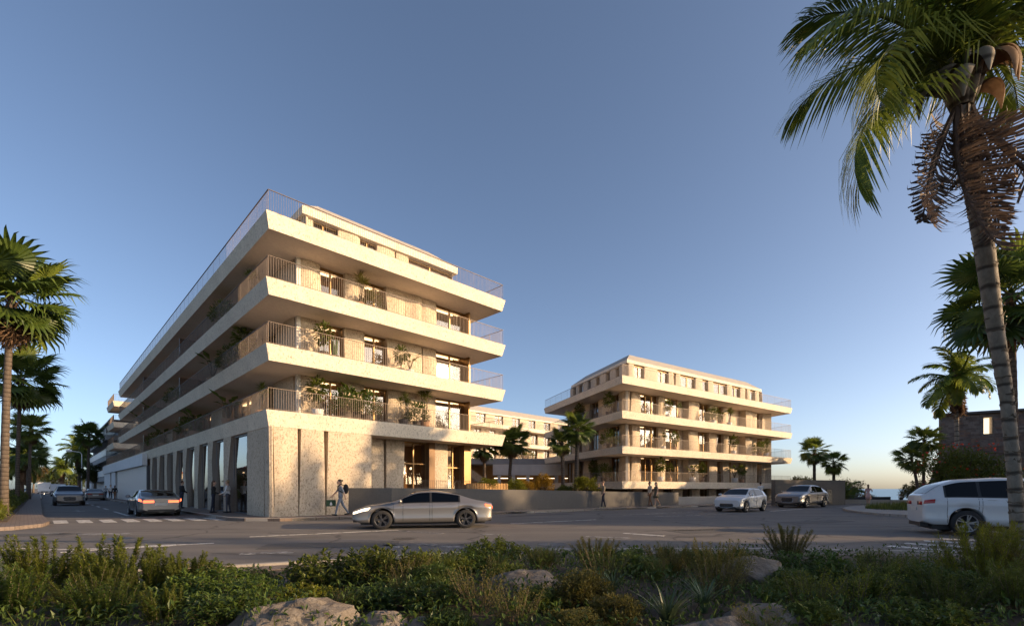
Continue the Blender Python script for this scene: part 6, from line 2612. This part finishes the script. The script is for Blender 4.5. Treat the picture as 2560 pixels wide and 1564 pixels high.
put_pot('bush', 'wide mass of potted foliage on the first-floor balcony, right half', onA(5.3, 1.0, ZA[0]), 1.45, 'pot_dark', 'shrub_dark', 2)
put_pot('banana', 'paddle-leaved plant rising out of the foliage on the first-floor balcony', onA(4.8, 1.2, ZA[0]), 1.75, 'pot_dark', 'shrub_mid', 1)
put_pot('spiky', 'spiky potted plant right of the middle on the first-floor balcony', onA(7.6, 1.0, ZA[0]), 1.4, 'pot_dark', 'shrub_mid', 1)
put_pot('bush', 'dark bushy plant on the right part of the first-floor balcony', onA(8.5, 1.0, ZA[0]), 1.3, 'pot_dark', 'shrub_dark', 0)
put_pot('spiky', 'spiky plant over the dark bush on the right of the first-floor balcony', onA(9.1, 1.1, ZA[0]), 1.7, 'pot_clay', 'shrub_mid', 2)
# side balconies
for i, (b, lev, kd, sz, tx) in enumerate(((3.2, 0, 'spiky', 1.3, 'first-floor side balcony nearest the corner'), (9.0, 0, 'banana', 1.9, 'first-floor side balcony by the first wide window'), (17.5, 0, 'banana', 1.9, 'first-floor side balcony by the second pier'),
                                          (19.0, 0, 'bush', 1.6, 'first-floor side balcony just beyond the second pier'), (30, 0, 'banana', 1.9, 'first-floor side balcony far along'), (33, 0, 'bush', 1.6, 'first-floor side balcony before the fourth pier'),
                                          (6.0, 1, 'tree', 1.7, 'second-floor side balcony nearest the corner'), (8.2, 1, 'bush', 1.5, 'second-floor side balcony next to the corner tree'), (12.5, 1, 'banana', 1.9, 'second-floor side balcony a little further along'),
                                          (24, 1, 'bush', 1.5, 'second-floor side balcony half way along'), (36, 1, 'banana', 1.8, 'second-floor side balcony far along'),
                                          (4.6, 2, 'spiky', 1.4, 'third-floor side balcony nearest the corner'), (9.5, 2, 'bush', 1.5, 'third-floor side balcony a little further along'), (44, 1, 'banana', 1.8, 'second-floor side balcony near the far end'))):
    put_pot(kd, {'spiky': 'spiky potted plant', 'banana': 'broad-leaved potted plant', 'bush': 'bushy potted plant', 'tree': 'potted tree'}[kd] + ' on the ' + tx, onA(.75, b, ZA[lev]), sz, 'pot_clay', 'shrub_mid', i % 3)
# second block, from its corner to the right, per floor
names = {0: 'lowest balcony', 1: 'middle balcony', 2: 'upper balcony'}
kindtxt = {'tree': 'potted tree', 'bush': 'potted bush', 'spiky': 'spiky potted plant', 'banana': 'broad-leaved potted plant'}
for lev, lst in ((2, ((7.0, 'tree', 1.3, 'left of the centre'), (8.6, 'spiky', 1.2, 'beside the left-of-centre tree'), (14.2, 'bush', 1.5, 'in the middle'), (15.6, 'banana', 1.4, 'right of the middle bush'), (17.2, 'spiky', 1.5, 'well right of the middle'))),
                 (1, ((6.3, 'spiky', 1.2, 'near the left end'), (8.0, 'tree', 1.3, 'left of the centre'), (18.0, 'tree', 1.5, 'right of the middle'), (23.5, 'bush', 1.5, 'near the right end'), (24.6, 'spiky', 1.6, 'at the right end'))),
                 (0, ((5.9, 'tree', 1.6, 'near the left end'), (7.2, 'spiky', 1.3, 'beside the left tree'), (10.8, 'banana', 1.6, 'left of the centre'), (12.3, 'tree', 1.45, 'just left of the middle'), (18.2, 'banana', 1.7, 'right of the middle'), (19.6, 'tree', 1.4, 'well right of the middle')))):
    for i, (s, kd, sz, tx) in enumerate(lst):
        put_pot(kd, '%s %s on the %s of the right-hand block' % (kindtxt[kd], tx, names[lev]), onB(s, 1.0, ZB[lev]), sz, ('pot_white', 'pot_clay')[i % 2], 'shrub_mid', i % 3)
for lev, lst in ((2, ((3.5, 'tree', 1.6, 'near the corner'), (9.5, 'tree', 1.6, 'half way along'), (11.0, 'bush', 1.4, 'beyond the half-way tree'))), (1, ((3.4, 'bush', 1.6, 'near the corner'),)), (0, ((4.5, 'bush', 1.5, 'near the corner'), (6.5, 'tree', 1.5, 'a little further along')))):
    for i, (t, kd, sz, tx) in enumerate(lst):
        put_pot(kd, '%s %s on the shaded side of the right-hand block, %s' % (kindtxt[kd], tx, names[lev]), onB(.9, t, ZB[lev]), sz, 'pot_dark', 'shrub_mid', i)
for i, (s, lev, kd) in enumerate(((17.5, 1, 'tree'), (19.2, 1, 'bush'), (21.5, 0, 'tree'), (23.2, 0, 'bush'), (25, 0, 'spiky'))):
    x, y = -9.5 + s * UX - .8 * UY, 76.5 + s * UY + .8 * UX
    put_pot(kd, '%s on the distant block in the gap, %s' % (kindtxt[kd], ('lower row left', 'lower row middle', 'lower row right', 'upper row left', 'upper row right')[(i + 3) % 5]), (x, y, ZC[lev]), 1.6, 'pot_clay', 'shrub_mid', i % 3)

# ------------------------------------------------------------------ foreground planting
FG_SHRUBS = [
    # kind, var, material, x, y, size, wide, label
    ('spire', 0, 'shrub_mid', -6.6, 5.7, .72, 1.15, 'upright leafy shrub at the lower left edge'),
    ('spire', 1, 'shrub_mid', -5.75, 5.9, .80, 1.0, 'tall upright leafy shrub second from the left edge'),
    ('spire', 2, 'shrub_mid', -5.05, 6.0, .86, .95, 'tallest upright leafy shrub at the lower left'),
    ('spire', 0, 'shrub_mid', -4.4, 5.9, .74, 1.0, 'upright leafy shrub right of the tallest one'),
    ('spire', 1, 'shrub_mid', -3.9, 5.7, .60, .9, 'short upright leafy shrub before the brick verge'),
    ('spire', 2, 'shrub_dark', -4.9, 4.7, .55, 1.25, 'dark upright shrub in the lower left front row'),
    ('spire', 1, 'shrub_dark', -3.9, 4.6, .50, 1.3, 'dark upright shrub second in the lower left front row'),
    ('spire', 0, 'shrub_mid', -3.2, 4.4, .42, 1.2, 'small upright shrub left of the large boulder'),
    ('feathery', 0, 'shrub_mid', -4.5, 5.2, .55, 1.2, 'feathery green shrub among the upright ones at lower left'),
    ('broad', 0, 'shrub_dark', -3.45, 5.5, .46, 1.25, 'low dark glossy shrub left of the boulder'),
    ('broad', 1, 'shrub_dark', -2.95, 5.1, .40, 1.2, 'low glossy shrub behind the left side of the boulder'),
    ('broad', 2, 'shrub_dark', -2.7, 4.5, .33, 1.2, 'dark glossy leaves touching the left side of the boulder'),
    ('broad', 1, 'shrub_lime', -2.35, 5.5, .36, 1.0, 'yellow-green leafy plant directly behind the boulder'),
    ('broad', 0, 'shrub_mid', -2.55, 6.75, .64, 1.0, 'large glossy shrub left of centre, its left half'),
    ('broad', 2, 'shrub_mid', -1.75, 6.75, .60, 1.0, 'large glossy shrub left of centre, its right half'),
    ('wispy', 0, 'shrub_olive', -1.35, 6.2, .42, 1.0, 'thin twiggy plant at the foot of the large glossy shrub'),
    ('broad', 1, 'shrub_mid', -.30, 8.3, .50, 1.15, 'rounded glossy shrub at the centre beside the verge'),
    ('wispy', 1, 'shrub_olive', -.35, 5.1, .50, .95, 'twiggy brownish plant at the bottom centre'),
    ('wispy', 2, 'shrub_olive', .02, 4.6, .44, .95, 'low twiggy plant in front at the bottom centre'),
    ('round', 0, 'shrub_olive', .75, 5.3, .62, .95, 'rounded small-leaved bush right of the bottom centre'),
    ('round', 1, 'shrub_olive', 1.05, 4.75, .50, .95, 'small-leaved bush in front right of the bottom centre'),
    ('feathery', 1, 'shrub_olive', 1.3, 7.6, .52, 1.1, 'feathery olive plant before the road right of centre'),
    ('feathery', 2, 'shrub_olive', 2.35, 7.2, .50, 1.1, 'second feathery olive plant before the road'),
    ('feathery', 0, 'shrub_olive', 2.65, 6.2, .70, .85, 'tall feathery olive shrub beside the pale boulder'),
    ('wispy', 0, 'shrub_olive', 2.35, 5.6, .55, 1.0, 'twiggy olive shrub in front of the tall feathery one'),
    ('feathery', 1, 'shrub_olive', 5.0, 8.7, .66, .95, 'wispy shrub standing against the grey road at right'),
    ('broad', 0, 'shrub_dark', 4.35, 7.0, .58, 1.15, 'dark large-leaved shrub right of the pale boulder'),
    ('wispy', 1, 'shrub_lime', 3.15, 5.1, .52, .9, 'fresh green leafy plant above the front boulders'),
    ('wispy', 2, 'shrub_lime', 3.75, 5.2, .55, .9, 'fresh green leafy plant right of the front boulders'),
    ('feathery', 2, 'shrub_mid', 4.6, 6.0, .52, 1.0, 'feathery green shrub at lower right'),
    ('feathery', 0, 'shrub_lime', 5.35, 6.2, .58, 1.0, 'yellow-green feathery shrub at lower right'),
    ('feathery', 1, 'shrub_lime', 5.95, 6.1, 1.05, .75, 'tall yellow-green feathery shrub beside the palm trunk'),
    ('feathery', 2, 'shrub_olive', 6.35, 5.6, .80, 1.0, 'olive shrub at the lower right edge before the palm trunk'),
    ('feathery', 0, 'shrub_mid', 4.4, 4.9, .56, 1.1, 'green feathery shrub in the lower right front row'),
    ('feathery', 1, 'shrub_mid', 5.1, 4.8, .55, 1.1, 'green feathery shrub at the lower right corner'),
    ('wispy', 0, 'shrub_olive', 5.9, 7.6, .42, 1.0, 'reddish twiggy shrub behind the yellow-green ones'),
    ('wispy', 1, 'shrub_olive', 2.25, 4.35, .34, 1.0, 'small twiggy plant among the front boulders'),
    ('broad', 2, 'shrub_dark', -6.2, 4.6, .45, 1.3, 'dark glossy plant at the bottom left corner'),
    ('feathery', 2, 'shrub_dark', -5.6, 5.0, .5, 1.2, 'dark feathery plant near the bottom left corner'),
    ('feathery', 0, 'shrub_mid', .45, 7.2, .36, 1.3, 'low feathery plant behind the flat central boulder'),
    ('round', 2, 'shrub_dark', 3.6, 6.2, .42, 1.2, 'low dark bush in front of the large-leaved shrub'),
    ('feathery', 1, 'shrub_olive', 6.9, 7.0, .9, .8, 'brownish feathery shrub at the right edge before the palm'),
    ('broad', 1, 'shrub_mid', -1.15, 7.1, .50, 1.1, 'glossy shrub just right of the large one left of centre'),
    ('broad', 2, 'shrub_dark', -.55, 7.6, .42, 1.2, 'dark glossy shrub between the large glossy one and the centre'),
    ('round', 2, 'shrub_dark', -1.0, 6.1, .40, 1.3, 'low dark mound behind the boulder to its right'),
    ('round', 1, 'shrub_mid', -.05, 6.6, .38, 1.3, 'low green mound at the centre'),
    ('round', 0, 'shrub_dark', 1.75, 6.8, .46, 1.3, 'dark mound among the olive plants right of centre'),
    ('round', 2, 'shrub_mid', 2.9, 7.6, .42, 1.4, 'green mound behind the pale boulder'),
    ('round', 1, 'shrub_dark', 4.9, 5.5, .55, 1.3, 'dark mound among the feathery shrubs at lower right'),
    ('round', 0, 'shrub_mid', 5.5, 7.0, .38, 1.6, 'green mound behind the yellow-green feathery shrubs'),
    ('broad', 0, 'shrub_mid', 3.9, 4.5, .36, 1.2, 'glossy low plant right of the front boulders'),
    ('round', 2, 'shrub_dark', -3.6, 6.5, .42, 1.5, 'dark mound beside the brick verge at left'),
    ('broad', 2, 'shrub_mid', -4.4, 6.7, .45, 1.3, 'glossy shrub behind the upright ones at left'),
    ('round', 1, 'shrub_dark', -5.9, 6.6, .6, 1.3, 'dark mound behind the upright shrubs near the left edge'),
    ('round', 0, 'shrub_dark', -.6, 4.5, .30, 1.4, 'low dark mound at the bottom centre between boulders'),
    ('round', 1, 'shrub_olive', .55, 4.4, .36, 1.3, 'low olive mound at the bottom centre'),
    ('wispy', 2, 'shrub_mid', 1.2, 6.3, .5, 1.1, 'leafy plant behind the sword plants'),
    ('broad', 1, 'shrub_dark', -1.5, 5.5, .34, 1.4, 'dark glossy plant right behind the large boulder'),
    ('broad', 0, 'shrub_dark', -.9, 5.3, .36, 1.3, 'dark glossy plant right of the large boulder'),
    ('round', 2, 'shrub_mid', .3, 5.2, .36, 1.3, 'rounded green mound in front of the flat central boulder'),
    ('round', 1, 'shrub_mid', 2.9, 4.6, .30, 1.3, 'rounded mound at the right end of the front boulders'),
    ('broad', 2, 'shrub_mid', 3.4, 5.7, .42, 1.2, 'glossy shrub in front of the pale boulder'),
    ('round', 0, 'shrub_mid', 4.2, 5.6, .46, 1.2, 'rounded green shrub among the feathery ones at lower right'),
    ('broad', 1, 'shrub_dark', 1.8, 7.9, .45, 1.2, 'dark glossy shrub at the verge right of centre'),
    ('round', 1, 'shrub_mid', 3.7, 7.7, .5, 1.2, 'rounded shrub at the verge before the wispy one'),
]
for i, (kd, var, mat, x, y, sz, wd, lab) in enumerate(FG_SHRUBS):
    put_shrub(kd, var, mat, lab, x, y, bed_z(x, y) - .05, sz * .93, wd * 1.22, i * 1.3)

boulder('large grey weathered boulder at the bottom left of centre', -2.03, 4.5, .03, .62, .45, .34, 5, .2, None, 9, (.80, .97))
boulder('small dark boulder right of the large grey one', -1.22, 4.55, .06, .24, .22, .19, 6)
boulder('small pale boulder at the bottom beside the twiggy plants', -.86, 4.55, .04, .2, .2, .15, 7)
boulder('flat pale boulder among plants at the centre', .22, 6.1, .12, .62, .4, .26, 8, .3)
boulder('pale boulder at right of centre beside the feathery shrub', 3.35, 6.7, .14, .54, .42, .32, 10, .5)
boulder('long pale boulder at the bottom right of centre', 1.85, 4.38, .03, .55, .3, .21, 12, .1)
boulder('upright pale boulder behind the long one at the bottom right', 2.45, 4.7, .05, .46, .3, .22, 13, .3)

YUC = blade_tuft(3, 70, .72, .05, .040, .75, 4).mesh('leaves', 'agave_leaf')
for i, (x, y, s, lab) in enumerate(((1.52, 4.7, .72, 'spiky sword-leaved plant at the bottom right of centre'), (2.0, 5.0, .58, 'smaller sword-leaved plant right of the spiky one'), (1.2, 5.7, .5, 'sword-leaved plant behind the small-leaved bush'))):
    o = thing('sword_plant', lab, 'plant', (x, y, bed_z(x, y)), i * 2.0)
    o.scale = (s,) * 3
    link('leaves', YUC, o)
TUFT = [blade_tuft(20 + k, 130, .42, .10, .008, .55, 3).mesh('blades', 'grass_blade') for k in range(3)]
DRY = [blade_tuft(30 + k, 70, .40, .10, .006, .45, 3).mesh('blades', 'dry_grass') for k in range(2)]
GT = [(-3.1, 6.9, 1.0, 'grass tuft before the brick verge left of the glossy shrub'), (-.95, 6.9, 1.15, 'tall grass tuft right of the glossy shrub'), (-1.3, 5.6, .8, 'grass tuft behind the large boulder'),
      (-.75, 5.6, .8, 'grass tuft right of the large boulder'), (.6, 8.6, .9, 'grass tuft at the verge right of centre'), (1.6, 8.4, 1.0, 'second grass tuft at the verge right of centre'), (2.6, 8.2, 1.0, 'third grass tuft at the verge'),
      (3.7, 8.6, .9, 'grass tuft before the wispy shrub'), (1.9, 6.4, .9, 'grass tuft behind the sword plants'), (2.9, 5.4, .8, 'grass tuft beside the green leafy plant'), (-.2, 7.0, .9, 'grass tuft in the centre behind the flat boulder'),
      (6.4, 8.6, .9, 'grass tuft at the foot of the tall palm'), (-1.75, 5.2, .8, 'grass blades rising behind the big boulder')]
for i, (x, y, s, lab) in enumerate(GT):
    o = thing('grass_tuft', lab, 'grass', (x, y, bed_z(x, y)), i * .8)
    o.scale = (s,) * 3
    link('blades', TUFT[i % 3], o)
    if i % 2 == 0:
        link('dry_blades', DRY[i % 2], o, (.08, .05, 0))


def ground_cover():
    rng = random.Random(77)
    lf = MB()
    gr = MB()
    n = 0
    pts = [Vector(p) for p in verge_near]
    for _ in range(40000):
        y = 4.1 + rng.random() * 6.1
        x = rng.uniform(-1.15, 1.15) * (y + 1.0)
        yl = float(np.interp(x, [p.x for p in pts], [p.y for p in pts]))
        if y > yl - .55:
            continue
        z = bed_z(x, y)
        if rng.random() < .6:
            p = Vector((x, y, z + .20 * rng.random() ** .8))
            leaf_quad(lf, p, (rand_dir(rng) + Vector((0, 0, .35))).normalized(), Vector((0, 0, 1)), rng.uniform(.05, .10), rng.uniform(.02, .045))
        else:
            d = rand_dir(rng)
            s = Vector((d.y, -d.x, 0)) * .008
            h = rng.uniform(.06, .18)
            if rng.random() < .7:
                continue
            gr.add([(x - s.x, y - s.y, z - .02), (x + s.x, y + s.y, z - .02), (x + d.x * .1, y + d.y * .1, z + h)], [(0, 1, 2)])
    tag(lf.build('ground_cover', 'shrub_dark'), 'small leaves covering the planting bed', 'ground cover', kind='stuff')
    tag(gr.build('bed_grass', 'grass_blade'), 'short grass in the planting bed', 'grass', kind='stuff')


ground_cover()

# ------------------------------------------------------------------ trees outside the frame to the right that shade the road and the lower walls
SHADE = [(21, 3.0, 5.9, 1.9), (25, -1.5, 7.7, 2.6), (29, 4.6, 8.7, 2.2), (36, 5.0, 11.5, 2.6), (30, 9.0, 5.6, 2.0), (33, 12.5, 6.1, 2.0), (29, 14.5, 4.9, 1.8), (38, 15.5, 13.4, 2.2), (42, 18.5, 14.8, 2.4), (35, 21.0, 10.8, 2.2), (38, 25.5, 11.0, 2.4), (41, 29.5, 10.6, 2.4), (45, 34.0, 10.8, 2.4), (48, 23.0, 15.6, 2.4), (44, 13.6, 14.7, 1.9), (52, 17.8, 17.2, 2.2), (18, 1.0, 5.0, 2.0), (22, -1.6, 6.4, 2.4), (17.5, 4.4, 4.4, 1.5), (31, 17.0, 5.0, 2.0), (46, 37.0, 8.5, 2.6), (43, 21.8, 10.6, 1.9), (46, 26.3, 11.2, 2.0), (48, 31.0, 11.2, 2.0), (27, 16.2, 12.6, 1.6), (30.5, 18.8, 12.8, 1.6), (50, 40.5, 8.0, 2.4)]
TM = [tree_mesh(90 + k, 1.0, .36, 4200, .05, .22, .9, 40) for k in range(2)]
TMM = [(a.mesh('trunk', 'bark', True), b.mesh('crown', 'tree_leaf')) for a, b in TM]
for i, (x, y, h, r_) in enumerate(SHADE):
    o = thing('tree', 'leafy shade tree beyond the right edge of the picture', 'tree', (x, y, 0), i * 1.1, 'shade trees beyond the right edge')
    o.scale = (r_ / .36, r_ / .36, h)
    link('trunk', TMM[i % 2][0], o)
    link('crown', TMM[i % 2][1], o)
